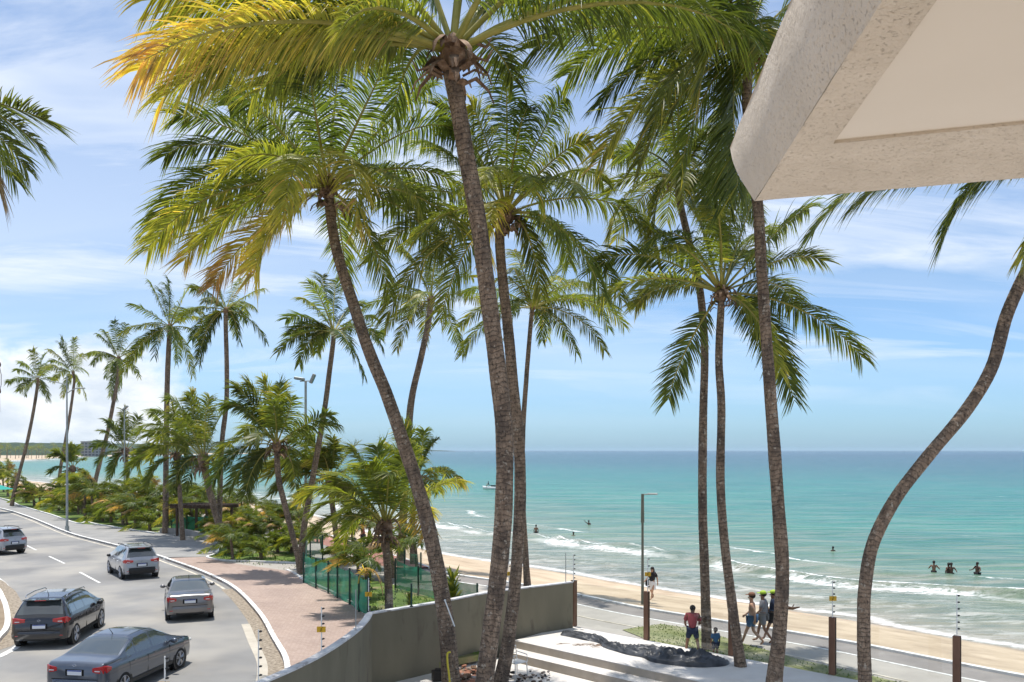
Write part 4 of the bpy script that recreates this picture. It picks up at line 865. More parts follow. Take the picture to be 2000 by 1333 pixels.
palm('windblown palm with heavy fronds streaming left beside the pergola', (398, 895),
     [(402, 925), (412, 970), (426, 1020), (437, 1064)], 28.7, 14, 14,
     [(288, 800, 0.2), (325, 772, 0.15), (370, 758, 0.05), (410, 768, 0.0), (440, 800, 0.0), (280, 850, 0.22), (285, 900, 0.25), (330, 960, 0.25), (455, 872, 0.12), (470, 950, 0.25), (350, 820, 0.2), (265, 835, 0.2), (360, 960, 0.3), (400, 820, 0.0), (340, 870, 0.25), (430, 960, 0.3)],
     4.6, YL, YG, base_z=0.08, droop=0.5, wind=1.0, age=0.3, seed=24)
palm('young palm with drooping left fronds between leaning palm and net fence posts', (645, 935),
     [(647, 965), (652, 1010), (658, 1060), (662, 1096)], 33.6, 11, 12,
     [(535, 885, 0.2), (560, 855, 0.12), (602, 852, 0.05), (650, 850, 0), (695, 868, 0.0), (555, 930, 0.25), (580, 985, 0.25), (500, 920, 0.2), (720, 930, 0.2), (690, 990, 0.3), (600, 900, 0.2), (625, 870, 0.05), (530, 960, 0.25)],
     3.0, YL, YG, base_z=0.08, droop=0.5, wind=1.0, age=0.38, seed=25)
palm('mid height palm behind the hedge with a small lamp showing above it', (246, 880),
     [(247, 900), (249, 935), (251, 975), (253, 1000)], 18.7, 8, 8,
     [(178, 872, 0.15), (205, 818, 0.1), (240, 795, 0.0), (272, 810, 0.0), (296, 850, 0.1), (302, 905, 0.25), (185, 910, 0.25), (215, 935, 0.3), (195, 840, 0.15), (275, 935, 0.3), (225, 830, 0.1)],
     3.4, FARL, YG, base_z=0.08, droop=0.5, wind=0.9, age=0.28, seed=26)
palm('palm with thin trunk at the paved bend, crown blown left below the tall palm', (345, 890),
     [(347, 920), (351, 960), (354, 1010), (357, 1056)], 27.4, 9, 9,
     [(262, 845, 0.2), (300, 810, 0.1), (335, 790, 0.0), (365, 800, 0), (395, 850, 0.08), (255, 905, 0.25), (280, 950, 0.25), (400, 930, 0.25), (310, 860, 0.2), (240, 930, 0.25)],
     3.7, YL, YG, base_z=0.08, droop=0.5, wind=1.0, age=0.3, seed=27)
palm('low palm with dark upright fronds left of the far building', (142, 915),
     [(143, 930), (143, 955), (144, 985)], 16.4, 7, 7,
     [(95, 890, 0.2), (105, 880, 0.1), (130, 868, 0), (150, 870, 0), (165, 895, 0.1), (95, 925, 0.25), (175, 930, 0.2), (120, 950, 0.3)],
     2.4, FARL, YG, base_z=0.08, droop=0.4, wind=0.8, age=0.3, seed=28)
# hedge of small palms: a few source plants, then copies
def small_palm(seed, h, Lf, nf, npair, age):
    rr = random.Random(seed); org = Vector((0, 0, 0)); arr = []
    t = thing('small_palm', 'x', 'palm tree', org)
    top = Vector((rr.uniform(-0.2, 0.1), 0, h)); trunk_obj(t, org, [Vector((0, 0, -0.05)), Vector((top.x*0.4, 0, h*0.5)), top], 0.11, 0.10, sides=8)
    for i in range(nf):
        a = i*2.399+rr.uniform(-0.3, 0.3); el = rr.uniform(-0.1, 1.25); d = np.array([math.cos(a)*math.cos(el)-0.28, math.sin(a)*math.cos(el), math.sin(el)]); d = d/np.linalg.norm(d)
        L = Lf*rr.uniform(0.75, 1.1); b = np.array(top); c1 = b+d*L*0.35+np.array([0, 0, 0.12*L]); c2 = b+d*L*0.75+np.array([-0.12*L, 0, 0.02*L]); tp = b+d*L+np.array([-0.26*L, 0, -0.28*L])
        arr.append(frond_arrays(b, c1, c2, tp, npair=npair, leafL=0.72*Lf/2, wid=0.06, age=max(0.02, age+rr.uniform(-0.15, 0.10))+(0.85 if rr.random() < 0.06 else 0), droop=0.8, wind=0.9, roll=rr.uniform(-0.4, 0.4), segs=2, pet=0.03, start=0.12, seed=seed*50+i))
    me = mesh_from('crown', arr, org); o = bpy.data.objects.new('crown', me); COL.objects.link(o); o.parent = t; return t
protos = [small_palm(31, 1.35, 1.8, 15, 34, 0.20), small_palm(32, 1.8, 2.0, 16, 34, 0.14), small_palm(33, 0.5, 1.6, 14, 30, 0.22), small_palm(34, 2.1, 2.1, 16, 34, 0.30), small_palm(35, 1.0, 1.6, 14, 30, 0.40)]
spots = []
rr = random.Random(5)
# along the verge behind the garden kerb, photo x from -60 to 600
for x in range(-70, 300, 17): 
    yk = float(np.interp(x, [-100, 0, 100, 190, 300], [958, 972, 1003, 1022, 1040])); spots.append((x+rr.uniform(-5, 5), yk-rr.uniform(4, 9)))
    if x % 34 < 17 or x > 150: spots.append((x+rr.uniform(-8, 8), yk-rr.uniform(13, 24)))
for x in range(296, 600, 24):
    for yy in (1085, 1060, 1040, 1022):
        if x < 428 and yy > 1040: continue
        if rr.random() < 0.78: spots.append((x+rr.uniform(-11, 11), yy-rr.uniform(-2, 8)))
for x in range(430, 600, 20):
    spots.append((x+rr.uniform(-8, 8), 1052+rr.uniform(-14, 14))); spots.append((x+rr.uniform(-8, 8), 1018+rr.uniform(-8, 8)))
for x in range(300, 440, 18): spots.append((x+rr.uniform(-8, 8), 1022+rr.uniform(-10, 6)))
spots += [(700, 1118), (672, 1103), (630, 1080), (720, 1165), (620, 1060), (690, 1078), (740, 1075), (815, 1118), (510, 1092), (455, 1096), (770, 1130)]
hl = ['small bushy palm in the dense hedge between sidewalk and beach', 'short windblown palm in the hedge along the sidewalk', 'low palm clump without visible trunk in the roadside hedge', 'taller hedge palm with tan windburnt fronds', 'dry brownish small palm in the roadside hedge']
used_p = set()
ORD = 'first second third fourth fifth sixth seventh eighth ninth tenth eleventh twelfth thirteenth fourteenth fifteenth sixteenth seventeenth eighteenth nineteenth twentieth'.split()
def ordn(n): return ORD[n] if n < 20 else ('twenty '+ORD[n-20] if n < 39 else 'thirty '+ORD[n-29])
def row_of(x, y):
    if x < 296: return 'front' if y > float(np.interp(x, [-100, 0, 100, 190, 300], [958, 972, 1003, 1022, 1040]))-11 else 'back'
    if x < 600 and y < 1105: return 'near' if y > 1070 else ('middle' if y > 1048 else 'far')
    return 'fence'
rows_ = {}
for (x, y) in spots: rows_.setdefault(row_of(x, y), []).append(x)
hd = ['bushy small palm', 'short windblown palm', 'trunkless low palm', 'tan tipped taller palm', 'dry brownish small palm']
def hedge_label(i, x, y, k):
    r = row_of(x, y); n = sorted(rows_[r]).index(x); q = {'front': 'in the front hedge row', 'back': 'in the back hedge row', 'near': 'nearest the brick sidewalk',
      'middle': 'in the row beside the pergola', 'far': 'in the row towards the beach', 'fence': 'around the net fences'}[r]
    return f'{hd[k]}, {ordn(n)} from left {q}'
for i, (x, y) in enumerate(spots):
    k = rr.choice((0, 1, 2, 3, 4)) if x < 320 else rr.choice((0, 1, 2, 2, 4, 0)); pr = protos[k]; p = P(x, y, 0.08)
    if k not in used_p: used_p.add(k); t = pr; new = False
    else:
        t = pr.copy(); COL.objects.link(t)
        for ch in pr.children: c = ch.copy(); COL.objects.link(c); c.parent = t
    sc = rr.uniform(0.75, 1.15)*(0.8 if x > 430 else 1.08); t.location = (p.x, p.y, 0.06); t.rotation_euler = (0, 0, rr.uniform(-0.5, 0.5)); t.scale = (sc, sc*rr.choice((1, -1)) if False else sc, sc*rr.uniform(0.85, 1.15))
    t['label'] = hedge_label(i, x, y, k); t['category'] = 'palm tree'; t['group'] = ['bushy hedge palms', 'short hedge palms', 'low hedge clumps', 'tall hedge palms', 'dry hedge palms'][k]
for k in range(5):
    if k not in used_p: 
        for c in list(protos[k].children): bpy.data.objects.remove(c)
        bpy.data.objects.remove(protos[k])
# ------------------------------------------------------------------ grass blades on the verge and the strip outside the glass
def pip(poly, X, Y):
    ins = np.zeros(X.shape, bool); n = len(poly)
    for i in range(n):
        a, b = poly[i], poly[(i+1) % n]
        c = ((a.y > Y) != (b.y > Y)) & (X < (b.x-a.x)*(Y-a.y)/((b.y-a.y) or 1e-9)+a.x); ins ^= c
    return ins
def blades(name, poly, z, n, hmin, hmax, label, mtl, ymax=70, dens=None):
    xs = [p.x for p in poly]; yy = [p.y for p in poly]; r = np.random.default_rng(3)
    X = r.uniform(min(xs), max(xs), n); Y = r.uniform(min(yy), min(ymax, max(yy)), n); k = pip(poly, X, Y)
    k &= nz(X, Y, 0.7, 4) > r.uniform(0.15, 0.75, n)
    X, Y = X[k], Y[k]; m = len(X); a = r.uniform(0, 6.28, m); h = r.uniform(hmin, hmax, m); w = 0.022+h*0.06
    v0 = np.stack([X-np.cos(a)*w, Y-np.sin(a)*w, np.full(m, z)], -1); v1 = np.stack([X+np.cos(a)*w, Y+np.sin(a)*w, np.full(m, z)], -1)
    v2 = np.stack([X+r.normal(0, 0.35, m)*h, Y+r.normal(0, 0.35, m)*h, z+h], -1)
    V = np.stack([v0, v1, v2], 1).reshape(-1, 3); o = mk(name, V, np.arange(m*3).reshape(-1, 3), mtl); tag(o, label, 'grass', kind='stuff'); return o
blades('grass', [Vector((p.x, p.y, 0)) for p in verge], 0.085, 150000, 0.05, 0.16, 'green grass growing on the verge under the palms', M['blade'], 66)
ol = [P(x, y, 0) for x, y in ((1215, 1232), (1290, 1221), (1370, 1232), (1440, 1256), (1560, 1290), (1700, 1322), (1850, 1358), (1890, 1392), (1690, 1350), (1560, 1318), (1420, 1292), (1290, 1262))]
slab('grass_strip', ol, 0.040, 0, M['thin_grass'])
blades('grass', ol, 0.042, 9000, 0.02, 0.06, 'thin mown grass in the bed outside the glass fence', M['blade'])
# ------------------------------------------------------------------ far shore, hills, buildings
M['hill'] = nmat('hill_forest', [(0.3, (0.018, 0.032, 0.014)), (0.5, (0.035, 0.055, 0.022)), (0.7, (0.065, 0.085, 0.035))], 0.02, 8, 0.95, 1.0, 0.06, 6)
far_poly = [p for p in catmull(FARS, 6)]+[Vector((-9000, 4300, 0)), Vector((-9000, 410, 0))]
slab('far_beach', far_poly, -2.0, 0, M['sand'])
def hills(name, line, hh, depth, seed, z0=-2.0, nseg=6, amp=0.35):
    n_ = 260; ln = resample(line, n_); vs = []; fs = []; rowsn = 14
    for j in range(rowsn):
        v = j/(rowsn-1)
        for i in range(n_):
            u = i/(n_-1); env = min(1, (1-u)*5)**0.7*min(1, u*8)**0.7
            h = hh*(0.72+0.45*mnoise.noise(Vector((u*5+seed, 0, 0)))+0.13*mnoise.noise(Vector((u*90+seed, v*9, 1)))+0.07*mnoise.noise(Vector((u*230, v*20, seed))))*math.sin(math.pi*min(1, v*0.9+0.02))**0.5 if 0 < v < 1 else 0
            p = ln[i]; vs.append((p.x-v*depth*0.2+rng.uniform(-2, 2), p.y+depth*v, z0+max(0, h)*env))
    for j in range(rowsn-1):
        for i in range(n_-1): fs.append((j*n_+i, j*n_+i+1, (j+1)*n_+i+1, (j+1)*n_+i))
    o = mk(name, vs, fs, M['hill'], smooth=False); tag(o, kind='structure'); return o
hills('hills', [Vector((-2400, 1500, 0)), Vector((-1200, 1420, 0)), Vector((-760, 1480, 0)), Vector((-680, 1700, 0))], 31, 500, 3)
hills('headland', [Vector((-2400, 2600, 0)), Vector((-1500, 2600, 0)), Vector((-760, 2600, 0))], 33, 700, 8)
hills('headland', [Vector((-3300, 7600, 0)), Vector((-1600, 7600, 0)), Vector((-470, 7700, 0))], 30, 500, 12)
# far palm grove: individual trees standing before the hill
arr = []; rg = random.Random(9)
tr_src = []
for k in range(3):
    org = Vector((0, 0, 0)); t = thing('palm_tree', 'x', 'palm tree', org); h = (8, 10, 12)[k]
    mb = MB(); mb.tube([(0, 0, -0.5), (0.3, 0, h*0.5), (0.0, 0, h)], [0.28, 0.2, 0.16], 5); mb.build('trunk', M['bark'], t)
    ar = []
    for i in range(13):
        a = i*2.399; el = rg.uniform(-0.5, 1.3); d = np.array([math.cos(a)*math.cos(el)-0.15, math.sin(a)*math.cos(el), math.sin(el)]); L = 3.6; b = np.array([0, 0, h*1.0])
        ar.append(frond_arrays(b, b+d*L*0.4, b+d*L*0.8, b+d*L+np.array([-0.5, 0, -1.2]), npair=9, leafL=1.1, wid=0.34, age=0.15, droop=0.5, wind=0.4, segs=1, pet=0.06, seed=k*40+i))
    me = mesh_from('crown', ar, org); o = bpy.data.objects.new('crown', me); COL.objects.link(o); o.parent = t; tr_src.append(t)
nfar = 0
for i in range(64):
    k = i % 3; x = -30+i*6.6+rg.uniform(-3, 3); Y = rg.uniform(880, 980) if x < 90 else rg.uniform(1200, 1400)
    base = Vector(((x-1000)/F*Y, Y, -2.0))
    if shore_dist(np.array([base.x]), np.array([base.y]))[0] > -4: continue
    if nfar < 3: t = tr_src[nfar]
    else:
        s0 = tr_src[k]; t = s0.copy(); COL.objects.link(t)
        for ch in s0.children: c = ch.copy(); COL.objects.link(c); c.parent = t
    nfar += 1; t.location = base; t.rotation_euler = (0, 0, rg.uniform(0, 0.8)); sc = rg.uniform(0.9, 1.4); t.scale = (sc, sc, sc)
    t['label'] = f'{ordn(nfar-1)} distant palm from left in the grove behind the far beach'; t['group'] = 'palms of the far grove'
M['bldg'] = nmat('far_facade', [(0.3, (0.17, 0.18, 0.20)), (0.7, (0.24, 0.25, 0.27))], 0.4, 4)
M['dglass'] = mat('dark_glass', (0.05, 0.06, 0.075), 0.15)
b0 = at(184, 880, 1230); bd = thing('apartment_building', 'grey block of flats standing alone before the far wooded hill', 'building', (b0.x, b0.y, -2))
b = MB(); b.box((0, 0, 10), (30, 16, 21), bev=0.1); wb = b.build('wall', M['bldg'], bd)
b = MB(); b.box((0, 0, 20.9), (31, 17, 0.7)); b.box((3, 0, 22.2), (6, 6, 2)); b.build('roof', M['bldg'], bd)
for r_ in range(5):
    for c_ in range(6):
        b = MB(); b.box((-12.4+c_*5.0, -8.03, 2.2+r_*3.9), (3.2, 0.08, 2.2)); b.build('window', M['dglass'], bd)
b1 = at(232, 884, 1300); bd = thing('house', 'low pale house beside the far grey block of flats', 'building', (b1.x, b1.y, -2))
b = MB(); b.box((0, 0, 2.4), (16, 9, 5)); b.build('wall', M['bldg'], bd)
b = MB(); b.add([(-8.6, -5, 4.9), (8.6, -5, 4.9), (8.6, 5, 4.9), (-8.6, 5, 4.9), (-8, 0, 7.4), (8, 0, 7.4)], [(0, 1, 5, 4), (2, 3, 4, 5), (1, 2, 5), (3, 0, 4)]); b.build('roof', M['thatch'], bd)
# ------------------------------------------------------------------ lamps and masts
def lamp_double():
    p = P(131, 1036, 0.1); s = F/p.y; h = (1036-735)/s
    t = thing('street_lamp', 'tall grey double armed street lamp at the roadside kerb', 'street lamp', (p.x, p.y, 0.1))
    b = MB(); b.tube([(0, 0, 0), (0, 0, h*0.5), (-0.02, 0, h)], [0.10, 0.085, 0.05], 10); b.tube([(0, 0, 0), (0, 0, 0.35)], [0.16, 0.15], 10); b.build('pole', M['galv'], t)
    for sx_ in (-1, 1):
        L = 2.3 if sx_ < 0 else 0.8; z = h*0.985 if sx_ < 0 else h*0.93
        b = MB(); b.tube([(0, 0, z-0.5), (sx_*L*0.5, 0, z-0.25), (sx_*L, 0, z+(0.1 if sx_ < 0 else -0.1))], 0.04, 6); a = b.build('arm', M['galv'], t)
        b = MB(); b.box((sx_*(L+0.28), 0, z+(0.14 if sx_ < 0 else -0.1)), (0.7, 0.24, 0.10), bev=0.04); b.build('lamp_head', M['galv'], a)
lamp_double()
def flood(px, ybase, ytop, label, r, two=True, lean=0.0):
    p = P(px, ybase, 0.08); s = F/p.y; h = (ybase-ytop)/s
    t = thing('floodlight_mast', label, 'floodlight', (p.x, p.y, 0.08))
    b = MB(); b.tube([(0, 0, 0), (0, 0, h)], [r*1.3, r], 10); b.build('mast', M['galv'], t)
    b = MB(); b.tube([(-0.35, 0, h), (0.45, 0, h+0.02)], 0.035, 6); b.build('crossbar', M['galv'], t)
    for sx_, rz in ((-0.38, 0.15), (0.42, -1.15)) if two else ((0.1, -0.7),):
        rot = Matrix.Rotation(rz, 3, 'Y'); b = MB(); b.box((sx_, 0, h+0.16), (0.62, 0.38, 0.16), rot=rot, bev=0.03); fl = b.build('floodlight', M['galv'], t)
        b = MB(); b.box(Vector((sx_, 0, h+0.16))+rot @ Vector((0, 0, -0.085)), (0.5, 0.3, 0.02), rot=rot); b.build('lens', M['dglass'], fl)
    return t
flood(597, 1085, 745, 'mast with two floodlights at its top behind the young palms', 0.075)
flood(243, 1002, 800, 'small floodlight peeking out above the mid height palm', 0.06, False)
# promenade lamp
p = P(1255, 1182, 0.0); s = F/p.y; h = (1182-966)/s
t = thing('street_lamp', 'slim greenish promenade lamp with a short arm facing right, near the walking woman', 'street lamp', (p.x, p.y, 0.02))
b = MB(); b.tube([(0, 0, 0), (0, 0, h*0.74)], [0.065, 0.05], 10); b.tube([(0, 0, h*0.74), (0, 0, h)], [0.075, 0.06], 10); b.build('pole', M['lamp_green'], t)
b = MB(); b.tube([(0, 0, h-0.03), (0.25, 0, h-0.01)], 0.03, 6); ar = b.build('arm', M['galv'], t)
b = MB(); b.box((0.42, 0, h+0.0), (0.42, 0.16, 0.07), bev=0.02); b.build('lamp_head', M['galv'], ar)
# roadside utility pole, just outside the left edge; only its fittings reach the frame
p = P(-14, 1070, 0); s = F/p.y
t = thing('utility_pole', 'wooden utility pole cut by the left edge with brown insulator boxes', 'utility pole', (p.x-0.1, p.y, 0.1))
zt = H+(HOR-690)/s
b = MB(); b.tube([(0, 0, 0), (0, 0, zt)], [0.16, 0.12], 10); b.build('pole', M['wood'], t)
for yy in (716, 768):
    z = H+(HOR-yy)/s; b = MB(); b.box((0.25, 0, z), (0.75, 0.12, 0.16), bev=0.02); cb = b.build('crossarm', M['wood'], t)
    b = MB(); b.box((0.52, 0, z+0.02), (0.16, 0.18, 0.30), bev=0.03); b.build('insulator', M['corten'], cb)
b = MB(); b.tube([(0.52, 0, H+(HOR-716)/s), (0.66, 0, H+(HOR-735)/s), (0.66, 0, H+(HOR-755)/s), (0.56, 0, H+(HOR-768)/s)], 0.02, 5); b.build('jumper_wire', M['black'], t)
b = MB(); b.tube([(0.5, 0, H+(HOR-775)/s), (0.55, 0, H+(HOR-808)/s)], [0.07, 0.03], 6); b.build('bracket', M['darkmetal'], t)
# ------------------------------------------------------------------ pergola by the paved bend, low bench wall
p = P(398, 1046, 0.1)
t = thing('pergola', 'dark timber shelter with flat roof half hidden by palms near the bend', 'shelter', (p.x, p.y, 0.08), R(-18))
for sx_, sy_ in ((-1.6, -1.0), (1.6, -1.0), (-1.6, 1.2), (1.6, 1.2)):
    b = MB(); b.box((sx_, sy_, 1.05), (0.16, 0.16, 2.1), bev=0.01); b.build('post', M['wood'], t)
b = MB(); b.box((0, -1.0, 2.19), (4.4, 0.12, 0.18)); b.box((0, 1.2, 2.19), (4.4, 0.12, 0.18)); b.build('beam', M['wood'], t)
b = MB()
for k in range(11): b.box((-2.0+k*0.4, 0.1, 2.33), (0.10, 3.0, 0.10))
b.build('roof', M['wood'], t)
bw = catmull([P(x, y, 0.1) for x, y in ((312, 1042), (345, 1043), (380, 1049), (402, 1057), (418, 1066), (421, 1074))], 5)
b = MB(); BW0 = Vector((bw[0].x, bw[0].y, 0.1)); ribbon(b, bw, 0.0, 0.32, 0.50, side=0.42)
o = b.build('bench_wall', M['walk'], off=BW0, loc=BW0); tag(o, 'low curved grey concrete bench wall bordering the paved bend', 'bench')
# ------------------------------------------------------------------ green net fences
def net_fence(label, pts, h, group, nets=True, seed=1, post_every=1, hz=None, mtl=None):
    o0 = Vector((pts[0].x, pts[0].y, 0.1)); t = thing('net_fence', label, 'fence', o0, 0, group)
    hs = h if isinstance(h, (list, tuple)) else [h]*len(pts)
    for p, hh in zip(pts, hs):
        b = MB(); b.box((p.x-o0.x, p.y-o0.y, hh/2), (0.07, 0.07, hh+0.06), bev=0.005); b.build('post', M['postgreen'], t)
    rr_ = random.Random(seed)
    vs = []; fs = []; nu = 10; nv = 8; cols = 0
    for k in range(len(pts)-1):
        a, c = pts[k], pts[k+1]; n = Vector((-(c-a).y, (c-a).x, 0)).normalized()
        for i in range(nu+(1 if k == len(pts)-2 else 0)):
            u = i/nu; 
            for j in range(nv+1):
                v = j/nv; sag = 0.10*math.sin(math.pi*u)*v; hh = hs[k]*(1-u)+hs[k+1]*u; q = a.lerp(c, u)
                w = 0.11*mnoise.noise(Vector((q.x*1.1+seed, q.y*1.1, v*2.2)))+0.05*mnoise.noise(Vector((q.x*4, q.y*4+seed, v*7)))
                q = q+n*(w+0.045); vs.append((q.x-o0.x, q.y-o0.y, 0.03+(hh-0.06-sag)*v))
            cols += 1
    for i in range(cols-1):
        for j in range(nv): fs.append((i*(nv+1)+j, (i+1)*(nv+1)+j, (i+1)*(nv+1)+j+1, i*(nv+1)+j+1))
    mk('net', vs, fs, mtl or M['net'], t, smooth=True); return t
M['postgreen'] = mat('green_painted_post', (0.015, 0.055, 0.04), 0.6)
def net2():
    m = M['net'].copy(); m.name = 'thin_green_net'; r_ = [n for n in m.node_tree.nodes if n.type == 'VALTORGB'][-1]
    for e, c in zip(r_.color_ramp.elements, (0.22, 0.42)): e.color = (c, c, c, 1)
    return m
M['net2'] = net2()
GF = 'green net fences'
fa = [P(x, y, 0.1) for x, y in ((593, 1139), (617, 1150), (641, 1160), (659, 1169), (683, 1182), (701, 1196), (719, 1205))]
net_fence('green shade net fence bowing along the inner edge of the brick sidewalk', fa, [1.45, 1.4, 1.45, 1.4, 1.5, 1.45, 1.5], GF, seed=2)
fb = [P(x, y, 0.08) for x, y in ((772, 1152), (817, 1163), (880, 1180), (932, 1196))]
net_fence('low sagging green net between the bushy young palm and the beach', fb, [1.4, 1.25, 1.15, 1.1], GF, seed=5)
fc = [P(x, y, 0.1) for x, y in ((592, 1088), (606, 1091), (630, 1098), (662, 1107))]
net_fence('thin green mesh fence with tall posts along the pink cycle lane', fc, [1.5]*4, GF, seed=7, mtl=M['net2'])
fd = [P(x, y, 0.1) for x, y in ((724, 1112), (752, 1118), (790, 1126), (822, 1134))]
net_fence('thin green mesh fence beside the sand behind the bushy young palm', fd, [1.35]*4, GF, seed=9, mtl=M['net2'])
fe = [P(x, y, 0.1) for x, y in ((335, 1036), (365, 1040), (400, 1040), (440, 1046))]
net_fence('green net fence seen between the pergola posts', fe, [1.3]*4, GF, seed=11)
# glass pane standing on the wall coping
for (xa, ya, xb, yb, lb) in ((736, 1196, 803, 1186, 'clear glass pane on the wall coping next to the wall corner'), (805, 1186, 862, 1176, 'clear glass pane on the wall coping behind the slanting palm trunk')):
    A = P(xa, ya, WT+0.01); B_ = P(xb, yb, WT+0.01); d = (B_-A); m_ = (A+B_)/2
    b = MB(); b.box((0, 0, 0.30), (d.length, 0.012, 0.60)); o = b.build('glass_screen', M['glass'], loc=(m_.x, m_.y+0.08, WT+0.01)); o.rotation_euler.z = math.atan2(d.y, d.x); tag(o, lb, 'glass fence', 'glass panes on the wall')
p = P(803, 1186, WT+0.01); b = MB(); b.box((0, 0, 0.34), (0.05, 0.05, 0.68), bev=0.005); b.box((0, 0, 0.01), (0.1, 0.1, 0.02)); o = b.build('glass_post', M['postgreen'], loc=(p.x, p.y+0.08, WT+0.01)); tag(o, 'small dark green post between glass panes on the wall', 'post')
# broad leaved shrub at the wall
def shrub(px, py, z, h, label, n=34, seed=1, w=0.10):
    p = P(px, py, z); r_ = random.Random(seed); t = thing('leafy_plant', label, 'plant', (p.x, p.y, z)); b = MB(); V = []; C = []
    ar = []
    st = MB(); st.tube([(0, 0, 0), (0, 0, h*0.6)], [0.04, 0.025], 6); st.build('stem', M['petiole'], t)
    vs = []; fs = []; col = []
    for i in range(n):
        a = i*2.399; z0 = h*r_.uniform(0.1, 0.75); L = h*r_.uniform(0.35, 0.6); el = r_.uniform(0.5, 1.35); d = Vector((math.cos(a)*math.cos(el), math.sin(a)*math.cos(el), math.sin(el))); s_ = Vector((-math.sin(a), math.cos(a), 0))
        k = len(vs); 
        for u, ww in ((0, 0.3), (0.35, 1.0), (0.7, 0.8), (1.0, 0.05)):
            q = Vector((0, 0, z0))+d*L*u+Vector((0, 0, -0.22*L*u*u)); vs += [q-s_*w*ww*0.5, q+s_*w*ww*0.5]; c = tint(np.array([r_.uniform(0.1, 0.55)]))[0]; col += [c, c]
        fs += [(k, k+1, k+3, k+2), (k+2, k+3, k+5, k+4), (k+4, k+5, k+7, k+6)]
    o = mk('foliage', vs, fs, M['leaf'], t); ca = o.data.color_attributes.new('tint', 'FLOAT_COLOR', 'POINT'); ca.data.foreach_set('color', np.concatenate([np.array(col), np.ones((len(col), 1))], 1).astype(np.float32).ravel())
    return t
shrub(884, 1196, 0.1, 1.75, 'upright broad leaved green plant just behind the olive wall', 60, 3, 0.13)
shrub(868, 1196, 0.1, 1.2, 'smaller broad leaved plant against the slanting trunk', 36, 4, 0.12)
shrub(720, 1150, 0.1, 1.1, 'scrubby plant with drooping yellow leaves inside the net fence', 50, 6, 0.10)
shrub(800, 1190, 0.1, 0.7, 'low weeds with narrow leaves behind the wall corner', 44, 8, 0.06)
# dry fallen frond
fa_ = frond_arrays(at(700, 1140, 32), at(700, 1105, 32), at(735, 1095, 32), at(745, 1150, 31.6), npair=40, leafL=0.5, wid=0.04, age=1.0, droop=0.9, wind=0.0, pet=0.03, seed=5)
o = bpy.data.objects.new('dry_frond', mesh_from('dry_frond', [fa_], at(700, 1140, 32))); COL.objects.link(o); o.location = at(700, 1140, 32); tag(o, 'dead curled brown frond hanging beside the green net', 'palm frond')
# ------------------------------------------------------------------ cars
def paint(name, c, metal=0.55, rough=0.32): return mat(name, c, rough, metal, 0.5, 1.0)
M['p_black'] = paint('black_car_paint', (0.010, 0.010, 0.014), 0.0, 0.22); M['p_grey'] = paint('warm_grey_car_paint', (0.19, 0.18, 0.18)); M['p_blue'] = paint('blue_grey_car_paint', (0.085, 0.10, 0.13)); M['p_white'] = paint('silver_car_paint', (0.36, 0.37, 0.40), 0.4, 0.3)
M['carglass'] = mat('tinted_car_glass', (0.045, 0.058, 0.062), 0.05, 0, 0.9, 1.0)
M['tail'] = mat('red_tail_lamp', (0.45, 0.01, 0.012), 0.15, 0, 0.6, 1.0); M['chrome'] = mat('chrome', (0.6, 0.6, 0.62), 0.15, 1.0); M['rubber'] = mat('tyre_rubber', (0.018, 0.018, 0.018), 0.85)
M['plate'] = mat('number_plate', (0.72, 0.74, 0.78), 0.5); M['plateblue'] = mat('plate_header', (0.02, 0.06, 0.3), 0.5); M['seam'] = mat('panel_seam', (0.006, 0.006, 0.006), 0.9)
M['lampglass'] = mat('lamp_lens', (0.7, 0.7, 0.7), 0.1, 0, 0.6, 1.0); M['alloy'] = mat('alloy_rim', (0.42, 0.42, 0.44), 0.3, 0.8)
